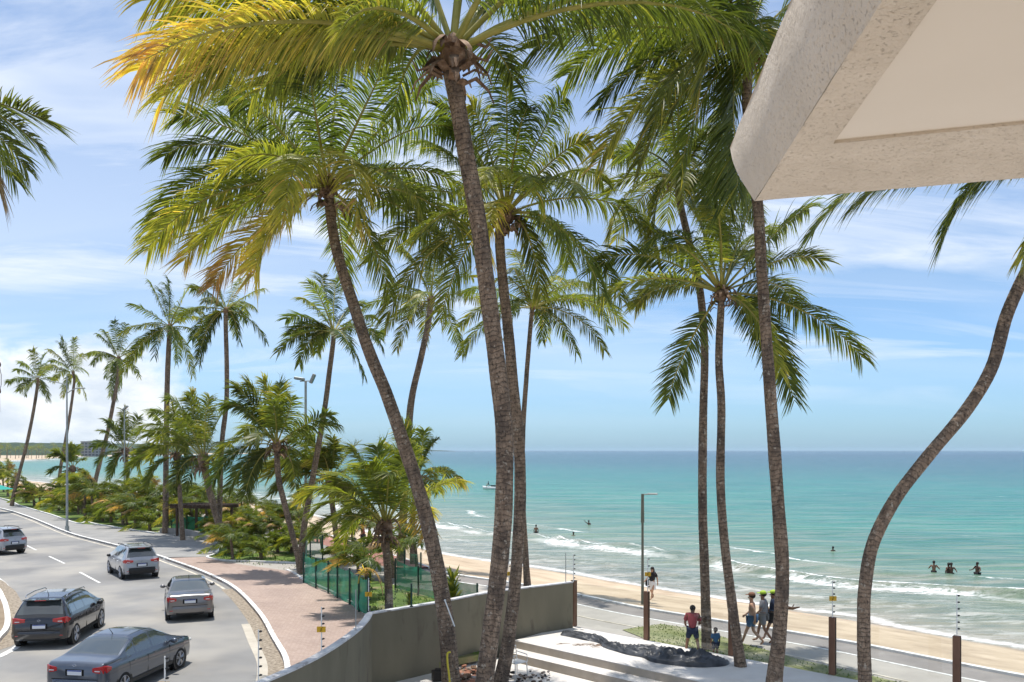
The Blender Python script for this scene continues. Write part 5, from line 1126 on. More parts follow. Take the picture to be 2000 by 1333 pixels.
def car(name, label, loc, rz, kind, pm, L=4.4, Wd=1.78, roofrail=False, cladding=False, group='cars driving away along the road', plate=None):
    t = thing(name, label, 'car', loc, rz, group); hw = Wd/2
    if kind == 'suv':
        T = [(0, 0.92), (0.03, 1.02), (0.10, 1.10), (0.30, 1.42), (0.42, 1.56), (0.60, 1.60), (1.4, 1.645), (2.3, 1.62), (2.75, 1.54), (3.40, 1.13), (3.6, 1.07), (4.15, 0.96), (4.33, 0.80), (4.4, 0.62)]
        belt = [(0, 0.98), (0.4, 1.04), (3.3, 0.97), (4.4, 0.9)]; rg_ = (0.11, 0.40); ws = (2.80, 3.38); sw = [(0.42, 0.98), (1.06, 1.82), (1.90, 2.88)]; wr = 0.35; zb0 = 0.24
    else:
        T = [(0, 0.90), (0.02, 0.99), (0.08, 1.02), (0.55, 1.045), (0.68, 1.07), (1.32, 1.36), (1.55, 1.425), (2.1, 1.455), (2.55, 1.42), (3.35, 1.02), (3.5, 0.97), (4.15, 0.84), (4.34, 0.70), (4.4, 0.56)]
        belt = [(0, 0.93), (0.6, 0.955), (3.3, 0.90), (4.4, 0.85)]; rg_ = (0.70, 1.42); ws = (2.62, 3.32); sw = [(0.98, 1.36), (1.42, 2.12), (2.20, 2.92)]; wr = 0.315; zb0 = 0.2
    k = L/4.4; fx = lambda prof, x: float(np.interp(x, [a*k for a, _ in prof], [b_ for _, b_ in prof]))
    wprof = [(0, 0.84), (0.05, 0.92), (0.16, 0.965), (0.5, 1.0), (3.7, 1.0), (4.15, 0.93), (4.33, 0.82), (4.4, 0.68)]
    zbp = [(0, 0.40), (0.05, 0.30), (0.4, zb0), (3.9, zb0), (4.4, 0.27)]
    xs = sorted(set([round(v, 3) for v in np.linspace(0, L, 89)]+[v*k for a in (sw+[rg_, ws]) for v in a])); NP = 19
    def section(x):
        def sm(prof): 
            e = 0.05*k; return (fx(prof, max(0, x-e))+2*fx(prof, x)+fx(prof, min(L, x+e)))/4
        Tt = sm(T); w = hw*fx(wprof, x); zb = fx(zbp, x); zB = min(sm(belt), Tt-0.03); h = Tt-zB
        side = [(0, zb), (w*0.55, zb), (w*0.90, zb), (w*0.965, zb+0.05), (w*0.985, zb+0.16), (w*1.0, 0.5*(zb+zB)), (w*0.992, zB-0.14), (w*0.972, zB-0.05), (w*0.945, zB)]
        wb = w*0.94; kk = min(1, h/0.35); ti = 0.44*h
        up = [(wb-ti*0.08-(1-kk)*0.02, zB+h*0.10), (wb-ti*0.35, zB+h*(0.38+0.1*(1-kk))), (wb-ti*0.65, zB+h*(0.66+0.1*(1-kk))), (wb-ti*0.90, zB+h*(0.86+0.05*(1-kk))),
              (wb-ti-0.045, zB+h*0.95), (wb-ti-0.13, zB+h*0.985), (w*0.56, Tt-0.004), (w*0.38, Tt+0.004), (w*0.19, Tt+0.008), (0, Tt+0.01)]
        return side+up
    secs = [section(x) for x in xs]; n = len(xs); NS = len(secs[0]); vs = []; 
    for x, s_ in zip(xs, secs):
        for y, z in s_: vs.append((x-L/2, y, z))
    for x, s_ in zip(xs, secs):
        for y, z in s_: vs.append((x-L/2, -y, z))
    off = n*NS; body = []; glass = {}
    def isg(i, j):
        xa = (xs[i]+xs[i+1])/2
        if 9 <= j <= 11:
            for q, (a, b_) in enumerate(sw):
                if a*k < xa < b_*k: return 'side%d' % q
        if 13 <= j <= 17 or (j == 12 and False):
            if rg_[0]*k < xa < rg_[1]*k: return 'rear_window'
            if ws[0]*k < xa < ws[1]*k: return 'windscreen'
        return None
    for i in range(n-1):
        for j in range(NS-1):
            a = i*NS+j; f = (a, a+NS, a+NS+1, a+1); f2 = tuple(reversed([v+off for v in f])); g = isg(i, j)
            if g is None: body += [f, f2]
            elif g.startswith('side'): glass.setdefault(g+'l', []).append(f); glass.setdefault(g+'r', []).append(f2)
            else: glass.setdefault(g, []).extend([f, f2])
    body.append(tuple(j for j in range(NS))+tuple(off+j for j in range(NS-1, -1, -1))); e = (n-1)*NS; body.append(tuple(off+e+j for j in range(NS))+tuple(e+j for j in range(NS-1, -1, -1)))
    bo = mk('body', vs, body, pm, t, smooth=True)
    bm = bmesh.new(); bm.from_mesh(bo.data); bmesh.ops.remove_doubles(bm, verts=bm.verts, dist=0.0008); bmesh.ops.delete(bm, geom=[v for v in bm.verts if not v.link_faces], context='VERTS'); bmesh.ops.recalc_face_normals(bm, faces=bm.faces)
    for e_ in bm.edges:
        if len(e_.link_faces) == 2 and e_.calc_face_angle(0) > R(42): e_.smooth = False
    bm.to_mesh(bo.data); bm.free()
    for g, fs in glass.items():
        used_ = sorted(set(v for f in fs for v in f)); ix = {v: q for q, v in enumerate(used_)}
        nm = 'side_window' if g.startswith('side') else g
        go = mk(nm, [vs[v] for v in used_], [tuple(ix[v] for v in f) for f in fs], M['carglass'], t, smooth=True)
    # wheels, arches
    wx = (0.78*k-L/2, 3.50*k-L/2)
    for x in wx:
        for sy_ in (-1, 1): 
            b = MB(); pts = [(x+(wr+0.06)*math.cos(a), sy_*(hw*0.985+0.008), wr+(wr+0.06)*math.sin(a)) for a in np.linspace(0, 2*math.pi, 29)[:-1]]
            pts2 = [(q[0], sy_*(hw*0.80), q[2]) for q in pts]; m_ = len(pts)
            f1 = tuple(range(m_)); 
            b.add(pts+pts2, [f1 if sy_ < 0 else f1[::-1]]+[(q, (q+1) % m_, m_+(q+1) % m_, m_+q) if sy_ > 0 else (q, m_+q, m_+(q+1) % m_, (q+1) % m_) for q in range(m_)]); b.build('wheel_arch', M['black'], t)
    for x in wx:
        for sy_ in (-1, 1):
            b = MB(); y0 = sy_*(hw*0.985-0.16); y1 = sy_*(hw*0.985+0.022)
            prof = [(wr-0.10, y1-sy_*0.012), (wr-0.085, y1), (wr-0.02, y1-sy_*0.004), (wr, y1-sy_*0.035), (wr, y0), (wr-0.1, y0)]; nn = 26; vv = []
            for (r_, y_) in prof:
                for q in range(nn): a = 2*math.pi*q/nn; vv.append((x+r_*math.cos(a), y_, wr+r_*math.sin(a)))
            b.add(vv, [(p_*nn+q, p_*nn+(q+1) % nn, (p_+1)*nn+(q+1) % nn, (p_+1)*nn+q) for p_ in range(len(prof)-1) for q in range(nn)])
            w_ = b.build('wheel', M['rubber'], t, True)
            b = MB(); ri = wr-0.098; b.add([(x, y1-sy_*0.02, wr)]+[(x+ri*math.cos(2*math.pi*q/24), y1-sy_*0.05, wr+ri*math.sin(2*math.pi*q/24)) for q in range(24)], [(0, q+1, (q+1) % 24+1) for q in range(24)], 1)
            for q in range(5):
                a = 2*math.pi*q/5+0.3; c_, s_ = math.cos(a), math.sin(a)
                for da in (-0.16, 0.16):
                    b.tube([(x+0.03*c_, y1-sy_*0.006, wr+0.03*s_), (x+ri*math.cos(a+da), y1-sy_*0.014, wr+ri*math.sin(a+da))], [0.028, 0.017], 4, 0)
            b.tube([(x+ri*math.cos(q), y1-sy_*0.012, wr+ri*math.sin(q)) for q in np.linspace(0, 6.283, 25)], 0.012, 4, 0)
            b.build('rim', [M['alloy'], M['black']], w_)
    xr = -L/2
    # rear: lamps, plate, bumper
    def surf_box(nm, m_, c, d, parent=t, bev=0.02, rot=None): b = MB(); b.box(c, d, bev=bev, rot=rot); return b.build(nm, m_, parent)
    lz = 0.93 if kind == 'suv' else 0.85
    for sy_ in (-1, 1):
        # lamp wraps from the rear round the corner
        b = MB(); zz = lz; ys_ = [0.42, 0.58, 0.70, 0.79, 0.865, 0.885]; xs_ = [-0.012, -0.016, -0.008, 0.03, 0.11, 0.26]; hh_ = [0.045, 0.065, 0.085, 0.095, 0.085, 0.03]
        if kind != 'suv': ys_[0] = 0.50
        vv = []
        for y_, x_, h_ in zip(ys_, xs_, hh_):
            y_ = y_*hw/0.89
            if x_ > 0.05: y_ = hw*fx(wprof, x_)*1.0+0.004
            vv += [(xr+x_, sy_*y_, zz-h_), (xr+x_, sy_*y_, zz+h_), (xr+x_+0.05, sy_*(y_-0.03), zz+h_+0.005), (xr+x_+0.05, sy_*(y_-0.03), zz-h_-0.005)]
        ff = []
        for q in range(5): a = 4*q; ff += [(a, a+1, a+5, a+4), (a+1, a+2, a+6, a+5), (a+3, a, a+4, a+7)]
        ff.append((0, 3, 2, 1))
        if sy_ > 0: ff = [f[::-1] for f in ff]
        b.add(vv, ff); tl = b.build('tail_light', M['tail'], t)
        b = MB(); b.box((xr-0.017, sy_*0.64*hw/0.89, zz-0.025), (0.012, 0.14, 0.028), bev=0.003); b.build('reverse_lens', M['lampglass'], tl)
        surf_box('reflector', M['tail'], (xr+0.012, sy_*0.62, 0.44), (0.03, 0.22, 0.035), bev=0.008)
    b = MB(); pz = lz-0.08 if kind != 'suv' else 0.74
    surf_box('plate_recess', M['seam'], (xr+0.003, 0, pz), (0.012, 0.52, 0.17), bev=0.003)
    pl = surf_box('number_plate', M['plate'], (xr-0.008, 0, pz), (0.012, 0.40, 0.13), bev=0.003); surf_box('plate_band', M['plateblue'], (xr-0.0155, 0, pz+0.048), (0.004, 0.39, 0.028), pl, 0.001)
    b = MB(); b.tube([(xr-0.01, 0.045*math.cos(a), pz+0.19+0.03*math.sin(a)) for a in np.linspace(0, 6.283, 13)], 0.006, 4); b.build('badge', M['chrome'], t)
    surf_box('boot_seam', M['seam'], (xr-0.002, 0, 0.60), (0.012, 1.30, 0.014), bev=0.002)
    bumper_m = M['black'] if (cladding or kind == 'suv') else pm
    b = MB(); vv = []; yy_ = np.linspace(-1, 1, 15)
    for y_ in yy_:
        xb = xr-0.055+0.16*abs(y_)**4; vv += [(xb+0.09, y_*hw*0.93, 0.60), (xb+0.01, y_*hw*0.95, 0.585), (xb, y_*hw*0.96, 0.50), (xb+0.01, y_*hw*0.95, 0.36), (xb+0.10, y_*hw*0.90, 0.27)]
    b.add(vv, [(5*q+j, 5*q+j+1, 5*q+j+6, 5*q+j+5) for q in range(14) for j in range(4)]); bp = b.build('rear_bumper', pm if kind != 'suv' else M['p_black'] if pm == M['p_black'] else M['black'], t, True)
    surf_box('diffuser', M['black'], (xr+0.02, 0, 0.33), (0.10, 1.0, 0.10), bp, 0.02)
    # mirrors, handles, antenna, seams
    for sy_ in (-1, 1):
        b = MB(); b.ball((3.02*k-L/2, sy_*(hw+0.085), 1.0 if kind == 'suv' else 0.95), (0.07, 0.11, 0.075), 0, 10, 7); b.tube([(3.02*k-L/2, sy_*(hw*0.93), 0.93), (3.02*k-L/2, sy_*(hw+0.03), 0.96)], 0.02, 5); b.build('wing_mirror', pm if kind != 'suv' else M['black'], t, True)
        for x_ in (1.28, 2.22):
            surf_box('door_handle', pm if pm != M['p_white'] else M['white'], (x_*k-L/2, sy_*(hw*0.985+0.012), 0.83 if kind != 'suv' else 0.88), (0.17, 0.03, 0.028), bev=0.01)
        b = MB()
        for x_ in (1.02, 1.86, 2.95): b.box((x_*k-L/2, sy_*(hw*0.982+0.006), 0.60), (0.009, 0.018, 0.56 if kind == 'suv' else 0.48))
        b.box((1.98*k-L/2, sy_*(hw*0.985+0.006), 0.315), (2.2*k, 0.03, 0.09)); b.build('door_seam', M['seam'] if kind == 'suv' else M['black'], t)
    zr = fx(T, 1.0 if kind == 'suv' else 1.6)
    b = MB(); b.tube([(0.9*k-L/2 if kind == 'suv' else 1.6*k-L/2, 0, zr), ((0.72 if kind == 'suv' else 1.42)*k-L/2, 0, zr+0.2)], [0.012, 0.005], 5); b.build('antenna', M['black'], t)
    if kind == 'suv':
        b = MB(); b.box((0.30*k-L/2, 0, fx(T, 0.5*k)-0.01), (0.30, 1.12, 0.03), bev=0.01); b.build('spoiler', pm if pm != M['p_white'] else M['black'], t)
        surf_box('brake_light', M['tail'], (0.14*k-L/2, 0, fx(T, 0.5*k)-0.015), (0.02, 0.35, 0.02), bev=0.004)
        for sy_ in (-1, 1):
            b = MB(); yk = hw*0.70; b.tube([(0.65*k-L/2, sy_*yk, 1.60), (0.72*k-L/2, sy_*yk, 1.66), (1.5*k-L/2, sy_*yk, 1.70), (2.4*k-L/2, sy_*yk, 1.66), (2.5*k-L/2, sy_*yk, 1.60)], 0.018, 6); b.build('roof_rail', M['chrome'] if pm == M['p_black'] else M['black'], t)
        b = MB(); b.tube([(0.14*k-L/2, 0, 1.11), (0.17*k-L/2, -0.32, 1.19)], 0.01, 4); b.build('wiper', M['black'], t)
    for sy_ in (-1, 1):
        b = MB(); b.box((L/2-0.17, sy_*hw*0.72, 0.70), (0.22, 0.30, 0.12), bev=0.04); b.build('headlight', M['lampglass'], t)
    return t
car('parked_suv' if False else 'suv', 'black sport utility vehicle with roof rails nearest the median kerb', (-15.8, 30.6, 0.0), R(99), 'suv', M['p_black'], 4.4, 1.82)
car('sedan', 'warm grey sedan seen from behind beside the right kerb', (-13.05, 35.1, 0.0), R(112), 'sedan', M['p_grey'], 4.45, 1.74)
car('suv', 'silver sport utility vehicle with black lower trim farthest along the kerb', (-19.9, 45.6, 0.0), R(126), 'suv', M['p_white'], 4.3, 1.78, cladding=True)
car('sedan', 'blue grey sedan at the lower edge passing in front of the black vehicle', (-10.95, 24.7, 0.0), R(82), 'sedan', M['p_blue'], 4.6, 1.78)
p = P(6, 1084, 0); car('hatchback', 'pale silver car cut by the left edge with red tail light', (p.x-1.1, p.y+1.2, 0.0), R(150), 'suv', M['p_white'], 4.0, 1.72)
# ------------------------------------------------------------------ people
SK_T = [mat('light_brown_skin', (0.42, 0.24, 0.15), 0.6), mat('brown_skin', (0.23, 0.12, 0.07), 0.6), mat('dark_skin', (0.10, 0.05, 0.03), 0.6)]
M['hair'] = mat('dark_hair', (0.018, 0.012, 0.010), 0.7); M['red'] = mat('red_cotton', (0.30, 0.065, 0.07), 0.85); M['navy'] = mat('navy_cotton', (0.02, 0.03, 0.06), 0.85); M['bluecloth'] = mat('blue_swim_shorts', (0.05, 0.13, 0.24), 0.8)
M['blackcloth'] = mat('black_cloth', (0.015, 0.015, 0.018), 0.85); M['whitecloth'] = mat('white_cloth', (0.72, 0.70, 0.68), 0.85); M['lime'] = mat('lime_cap', (0.35, 0.50, 0.04), 0.7); M['greycloth'] = mat('grey_cloth', (0.20, 0.20, 0.21), 0.85)
def skin_mesh(name, verts, edges, rads, m, parent, lv=2, root=0):
    me = bpy.data.meshes.new(name); me.from_pydata([tuple(v) for v in verts], edges, []); me.materials.append(m)
    o = bpy.data.objects.new(name, me); COL.objects.link(o); o.parent = parent
    sk = o.modifiers.new('skin', 'SKIN'); sk.use_smooth_shade = True
    for i, r_ in enumerate(rads): me.skin_vertices[0].data[i].radius = (r_, r_) if isinstance(r_, (int, float)) else r_
    me.skin_vertices[0].data[root].use_root = True
    ss_ = o.modifiers.new('sub', 'SUBSURF'); ss_.levels = lv; ss_.render_levels = lv; return o
def ensure_skin(me):
    pass
def person(label, loc, face, hgt, skin, pose, top=None, bottom=None, hair='short', cap=None, group=None, extra=None):
    """face: heading in radians, local +x forward, +y left. pose gives joint positions for a 1.7 m figure."""
    t = thing('person', label, 'person', loc, face, group); k = hgt/1.70; t.scale = (k, k, k)
    J = dict(pel=(0, 0, 0.93), bel=(0, 0, 1.08), chest=(0.01, 0, 1.26), neck=(0.01, 0, 1.43), chin=(0.03, 0, 1.49), head=(0.025, 0, 1.57), crown=(0.01, 0, 1.67),
        sl=(0.0, 0.17, 1.38), el=(-0.02, 0.22, 1.12), wl=(0.05, 0.24, 0.90), hl=(0.07, 0.24, 0.82), sr=(0.0, -0.17, 1.38), er=(-0.02, -0.22, 1.12), wr=(0.05, -0.24, 0.90), hr=(0.07, -0.24, 0.82),
        tl=(0, 0.09, 0.90), kl=(0.02, 0.10, 0.50), al=(-0.02, 0.10, 0.09), fl=(0.15, 0.11, 0.03), tr=(0, -0.09, 0.90), kr=(0.02, -0.10, 0.50), ar=(-0.02, -0.10, 0.09), fr=(0.15, -0.11, 0.03))
    J.update(pose)
    rad = dict(pel=(0.14, 0.105), bel=(0.125, 0.095), chest=(0.155, 0.105), neck=0.055, chin=0.062, head=0.092, crown=0.06, sl=0.062, el=0.042, wl=0.03, hl=0.034, sr=0.062, er=0.042, wr=0.03, hr=0.034,
        tl=0.088, kl=0.056, al=0.038, fl=0.03, tr=0.088, kr=0.056, ar=0.038, fr=0.03)
    E = [('pel', 'bel'), ('bel', 'chest'), ('chest', 'neck'), ('neck', 'chin'), ('chin', 'head'), ('head', 'crown'), ('chest', 'sl'), ('sl', 'el'), ('el', 'wl'), ('wl', 'hl'), ('chest', 'sr'), ('sr', 'er'), ('er', 'wr'), ('wr', 'hr'),
         ('pel', 'tl'), ('tl', 'kl'), ('kl', 'al'), ('al', 'fl'), ('pel', 'tr'), ('tr', 'kr'), ('kr', 'ar'), ('ar', 'fr')]
    ks_ = list(J); ix = {q: i for i, q in enumerate(ks_)}
    V = [Vector(J[q]) for q in ks_]; Ed = [(ix[a], ix[b]) for a, b in E]; Rd = [rad[q] for q in ks_]
    # fingers on each hand
    for h_, w_ in (('hl', 'wl'), ('hr', 'wr')):
        d = (Vector(J[h_])-Vector(J[w_])).normalized(); sdv = d.cross(Vector((0, 1, 0.1))).normalized()
        for f_ in range(4):
            V.append(Vector(J[h_])+d*(0.085-0.01*abs(f_-1))+sdv*(f_-1.5)*0.021); Ed.append((ix[h_], len(V)-1)); Rd.append(0.009)
        V.append(Vector(J[h_])+d*0.03+sdv*0.055); Ed.append((ix[h_], len(V)-1)); Rd.append(0.010)
    body = skin_mesh('body', V, Ed, Rd, skin, t, 2, ix['pel'])
    def sub_mesh(nm, names, edges, grow, m, over={}):
        ii = {q: i for i, q in enumerate(names)}; vv = [Vector(over.get(q, J.get(q, (0, 0, 0)))) for q in names]; rr2 = []
        for q in names:
            r_ = rad.get(q, 0.06); rr2.append(tuple(c+grow for c in r_) if isinstance(r_, tuple) else r_+grow)
        return skin_mesh(nm, vv, [(ii[a], ii[b]) for a, b in edges], rr2, m, t, 2, 0)
    if top:
        ov = {}
        for sd in 'lr': ov['e'+sd] = Vector(J['s'+sd]).lerp(Vector(J['e'+sd]), 0.8)
        sub_mesh('shirt', ['pel', 'bel', 'chest', 'neck', 'sl', 'el', 'sr', 'er'], [('pel', 'bel'), ('bel', 'chest'), ('chest', 'neck'), ('chest', 'sl'), ('sl', 'el'), ('chest', 'sr'), ('sr', 'er')], 0.036, top,
                 {**ov, 'neck': Vector(J['neck'])-Vector((0, 0, 0.05)), 'pel': Vector(J['pel'])+Vector((0, 0, 0.02))})
    if bottom:
        m_, full_ = bottom; ov = {}
        for sd in 'lr': ov['k'+sd] = Vector(J['t'+sd]).lerp(Vector(J['k'+sd]), 1.0 if full_ else 0.75)
        nm = ['pel', 'tl', 'kl', 'tr', 'kr']; ed = [('pel', 'tl'), ('tl', 'kl'), ('pel', 'tr'), ('tr', 'kr')]
        if full_: nm += ['al', 'ar']; ed += [('kl', 'al'), ('kr', 'ar')]
        sub_mesh('trousers' if full_ else 'shorts', nm, ed, 0.032, m_, ov)
    hc = (Vector(J['head'])+Vector(J['crown']))/2; b = MB()
    b.ball(hc+Vector((-0.022, 0, 0.012)), (0.108, 0.098, 0.10), 0, 14, 10)
    if hair == 'long': b.tube([hc+Vector((-0.06, 0, 0)), hc+Vector((-0.10, 0, -0.14)), hc+Vector((-0.10, 0, -0.30)), hc+Vector((-0.09, 0, -0.40))], [0.09, 0.095, 0.085, 0.03], 10)
    if hair == 'afro': b.v = [hc+(v-hc)*1.22 for v in b.v]
    b.build('hair', M['hair'], t, True)
    b = MB(); hd = Vector(J['head']); b.ball(hd+Vector((0.095, 0, -0.01)), (0.02, 0.014, 0.02), 0, 8, 6); b.build('nose', skin, t, True)
    b = MB()
    for sy_ in (-1, 1): b.ball(hd+Vector((0.086, sy_*0.032, 0.012)), (0.010, 0.013, 0.008), 0, 8, 6)
    b.ball(hd+Vector((0.084, 0, -0.052)), (0.008, 0.022, 0.006), 0, 8, 6); b.build('eyes_and_mouth', M['hair'], t, True)
    if cap:
        b = MB(); b.ball(hc+Vector((-0.01, 0, 0.045)), (0.118, 0.108, 0.085), 0, 14, 8); b.box(hc+Vector((0.13, 0, 0.035)), (0.12, 0.14, 0.014), bev=0.02); b.build('cap', cap, t, True)
    if extra: extra(t, J)
    return t
walkA = dict(kl=(0.16, 0.09, 0.52), al=(0.30, 0.09, 0.12), fl=(0.46, 0.10, 0.10), kr=(-0.02, -0.09, 0.48), ar=(-0.34, -0.10, 0.16), fr=(-0.24, -0.11, 0.04), el=(-0.12, 0.22, 1.14), wl=(-0.13, 0.25, 0.90), hl=(-0.12, 0.25, 0.82), er=(0.06, -0.22, 1.13), wr=(0.22, -0.20, 0.98), hr=(0.28, -0.19, 0.93))
walkB = dict(kl=(-0.04, 0.09, 0.48), al=(-0.30, 0.10, 0.14), fl=(-0.20, 0.11, 0.03), kr=(0.15, -0.09, 0.52), ar=(0.22, -0.09, 0.10), fr=(0.38, -0.10, 0.05), el=(0.05, 0.22, 1.13), wl=(0.20, 0.20, 0.98), hl=(0.26, 0.19, 0.94), er=(-0.10, -0.22, 1.14), wr=(-0.14, -0.25, 0.92), hr=(-0.14, -0.25, 0.84))
def skirt(t, J):
    b = MB(); vv = []; rs = [(1.02, 0.13), (0.92, 0.165), (0.75, 0.185), (0.55, 0.20)]
    for z, r_ in rs:
        for q in range(16): a = 2*math.pi*q/16; vv.append((r_*math.cos(a)*(0.85+0.1*math.sin(3*a)*(1.02-z)), r_*math.sin(a), z+0.01*math.sin(4*a)))
    b.add(vv, [(p_*16+q, p_*16+(q+1) % 16, (p_+1)*16+(q+1) % 16, (p_+1)*16+q) for p_ in range(3) for q in range(16)]); b.build('skirt', M['whitecloth'], t, True)
def bag(t, J):
    skirt(t, J); b = MB(); b.box((0.02, -0.29, 0.86), (0.26, 0.10, 0.30), bev=0.03); bg_ = b.build('handbag', M['blackcloth'], t); 
def zon(px, py, guess=-1.0):
    z = guess
    for _ in range(12):
        q = P(px, py, z); d = shore_dist(np.array([q.x]), np.array([q.y]))[0]
        # slope between kerb and water
        i = min(range(nK), key=lambda a: (Vector((ks[a].x, ks[a].y, 0))-Vector((q.x, q.y, 0))).length+(Vector((ss[a].x, ss[a].y, 0))-Vector((q.x, q.y, 0))).length)
        A, B_ = ks[i], ss[i]; u = max(0, min(1, ((q.x-A.x)*(B_.x-A.x)+(q.y-A.y)*(B_.y-A.y))/((B_-A).length_squared))); z = 0.5*z+0.5*(-0.06-2.24*u)
    return P(px, py, z)
q = zon(1274, 1172)
person('woman with long dark hair in black top and white wrap walking up the sand', q, R(-125), 1.62, SK_T[0], {**walkA, 'er': (0.03, -0.25, 1.15), 'wr': (0.14, -0.34, 0.98), 'hr': (0.18, -0.38, 0.93)}, top=M['blackcloth'], hair='long', extra=bag)
q = P(1357, 1290, 0.015)
person('man in red shirt and dark shorts leaning forward beside a palm trunk behind the glass', (q.x, q.y+0.35, 0.02), R(75), 1.62, SK_T[1], dict(chest=(0.06, 0, 1.25), neck=(0.12, 0, 1.41), chin=(0.15, 0, 1.46), head=(0.16, 0, 1.54), crown=(0.16, 0, 1.64), sl=(0.08, 0.18, 1.37), sr=(0.08, -0.18, 1.37), el=(0.07, 0.25, 1.12), wl=(0.24, 0.22, 0.97), hl=(0.31, 0.21, 0.94), er=(0.07, -0.25, 1.12), wr=(0.27, -0.20, 1.05), hr=(0.34, -0.18, 1.05), kl=(0.05, 0.17, 0.5), al=(-0.1, 0.22, 0.09), fl=(0.06, 0.24, 0.03), kr=(0.08, -0.16, 0.5), ar=(0.02, -0.22, 0.09), fr=(0.18, -0.24, 0.03)), top=M['red'], bottom=(M['navy'], False))
q = P(1402, 1296, 0.015)
person('child with round dark hair, only head and shoulders showing above the black tarpaulin', (q.x, q.y+0.3, 0.02), R(100), 1.0, SK_T[1], {}, top=M['bluecloth'], bottom=(M['navy'], False), hair='afro')
GW = 'people walking past behind the glass'
q = P(1469, 1262, 0.015); person('shirtless man in blue shorts and brown cap striding left along the promenade', q, R(155), 1.74, SK_T[0], walkA, bottom=(M['bluecloth'], False), cap=mat('brown_cap', (0.20, 0.09, 0.05), 0.8), group=GW)
q = P(1491, 1256, 0.015); person('walker in grey shirt and lime cap between the shirtless man and the palm', q, R(155), 1.72, SK_T[1], walkB, top=M['greycloth'], bottom=(M['greycloth'], False), cap=M['lime'], group=GW)
q = P(1511, 1254, 0.015); person('walker in dark shirt and lime cap partly behind the spotted palm trunk', q, R(155), 1.72, SK_T[1], walkA, top=M['navy'], bottom=(M['blackcloth'], False), cap=M['lime'], group=GW)
GB = 'bathers in the sea'
def bather(label, px, py_w, h_above, fa, skin, pose={}, **kw):
    w = P(px, py_w, -2.22); person(label, (w.x, w.y, -2.22+h_above-1.66), fa, 1.70, skin, pose, group=GB, bottom=(M['blackcloth'], False), **kw)
arms = dict(el=(0.05, 0.30, 1.20), wl=(0.2, 0.36, 1.12), hl=(0.28, 0.36, 1.12), er=(0.05, -0.30, 1.20), wr=(0.2, -0.36, 1.12), hr=(0.28, -0.36, 1.12))
bather('leftmost of the group of bathers standing waist deep at right, arms out', 1824, 1119, 0.80, R(60), SK_T[1], arms)
bather('left one of the two bathers standing close together in the sea', 1853, 1121, 0.72, R(100), SK_T[2])
bather('right one of the two bathers standing close together in the sea', 1858, 1122, 0.76, R(240), SK_T[2], arms)
bather('rightmost bather standing waist deep alone in the shallow sea', 1909, 1122, 0.80, R(200), SK_T[2], arms)
bather('bather with only the head above water right of the spotted trunk', 1627, 1075, 0.28, R(90), SK_T[2])
bather('bather standing in the sea right of the two crossing palm trunks', 1047, 1042, 0.85, R(90), SK_T[1])
bather('swimmer whose head just shows in the water left of the promenade lamp', 1120, 1045, 0.24, R(90), SK_T[2])
bather('swimmer with a raised arm farther out left of the promenade lamp', 1150, 1024, 0.40, R(90), SK_T[2], dict(el=(0, 0.36, 1.45), wl=(0, 0.5, 1.62), hl=(0, 0.54, 1.70)))
for (px, py, lb, tp_) in ((722, 1078, 'beachgoer in yellow green shirt seen through the young palms', M['lime']), (709, 1072, 'beachgoer in red shirt seen through the young palms', M['red'])):
    q = zon(px, py); person(lb, q, R(200), 1.65, SK_T[1], walkB, top=tp_, bottom=(M['navy'], False))
# ------------------------------------------------------------------ jet ski, driftwood, umbrella
q = P(958, 955, -2.2); t = thing('jet_ski', 'small white and dark personal watercraft far out on the sea', 'watercraft', (q.x, q.y, -2.25), R(170))
vs = []; st = [(-1.5, 0.45, 0.0), (-1.3, 0.55, 0.35), (0, 0.6, 0.45), (1.1, 0.42, 0.5), (1.8, 0.05, 0.6)]
for x, w, z in st: vs += [(x, -w, z), (x, -w*0.7, -0.2), (x, w*0.7, -0.2), (x, w, z), (x, 0, z+0.12)]
fs = [(5*i+j, 5*i+(j+1) % 5, 5*(i+1)+(j+1) % 5, 5*(i+1)+j) for i in range(4) for j in range(5)]+[(4, 3, 2, 1, 0)]
mk('hull', vs, fs, M['white'], t, True); b = MB(); b.box((-0.6, 0, 0.72), (1.2, 0.4, 0.3), bev=0.08); b.build('seat', M['blackcloth'], t); b = MB(); b.tube([(0.3, 0, 0.5), (0.2, 0, 1.0)], 0.06, 6); b.tube([(0.2, -0.35, 1.02), (0.2, 0.35, 1.02)], 0.03, 6); b.build('handlebar', M['black'], t)
w = q+Vector((-0.5, 0, 0)); person('rider sitting on the small watercraft', (w.x, w.y, -2.22), R(170), 1.7, SK_T[1], dict(kl=(0.4, 0.25, 0.85), al=(0.35, 0.35, 0.42), fl=(0.5, 0.35, 0.38), kr=(0.4, -0.25, 0.85), ar=(0.35, -0.35, 0.42), fr=(0.5, -0.35, 0.38), wl=(0.4, 0.3, 1.1), hl=(0.5, 0.3, 1.1), wr=(0.4, -0.3, 1.1), hr=(0.5, -0.3, 1.1)), top=M['navy'])
q = zon(1543, 1193); b = MB(); pts = [Vector((-0.5, 0, 0.06)), Vector((-0.2, 0.05, 0.16)), Vector((0.15, 0, 0.12)), Vector((0.5, -0.08, 0.2))]; b.tube(pts, [0.05, 0.1, 0.08, 0.03], 8); b.tube([(0.1, 0, 0.12), (0.3, 0.25, 0.3)], [0.05, 0.02], 6); b.tube([(-0.2, 0, 0.12), (-0.3, -0.3, 0.05)], [0.06, 0.02], 6)
tag(b.build('driftwood', M['wood'], smooth=True, loc=q), 'dark driftwood branch lying on the sand at the waterline behind the walkers', 'driftwood')
q = P(-6, 1000, 0.1); t = thing('beach_umbrella', 'teal beach umbrella at the left edge beyond the hedge', 'umbrella', q)
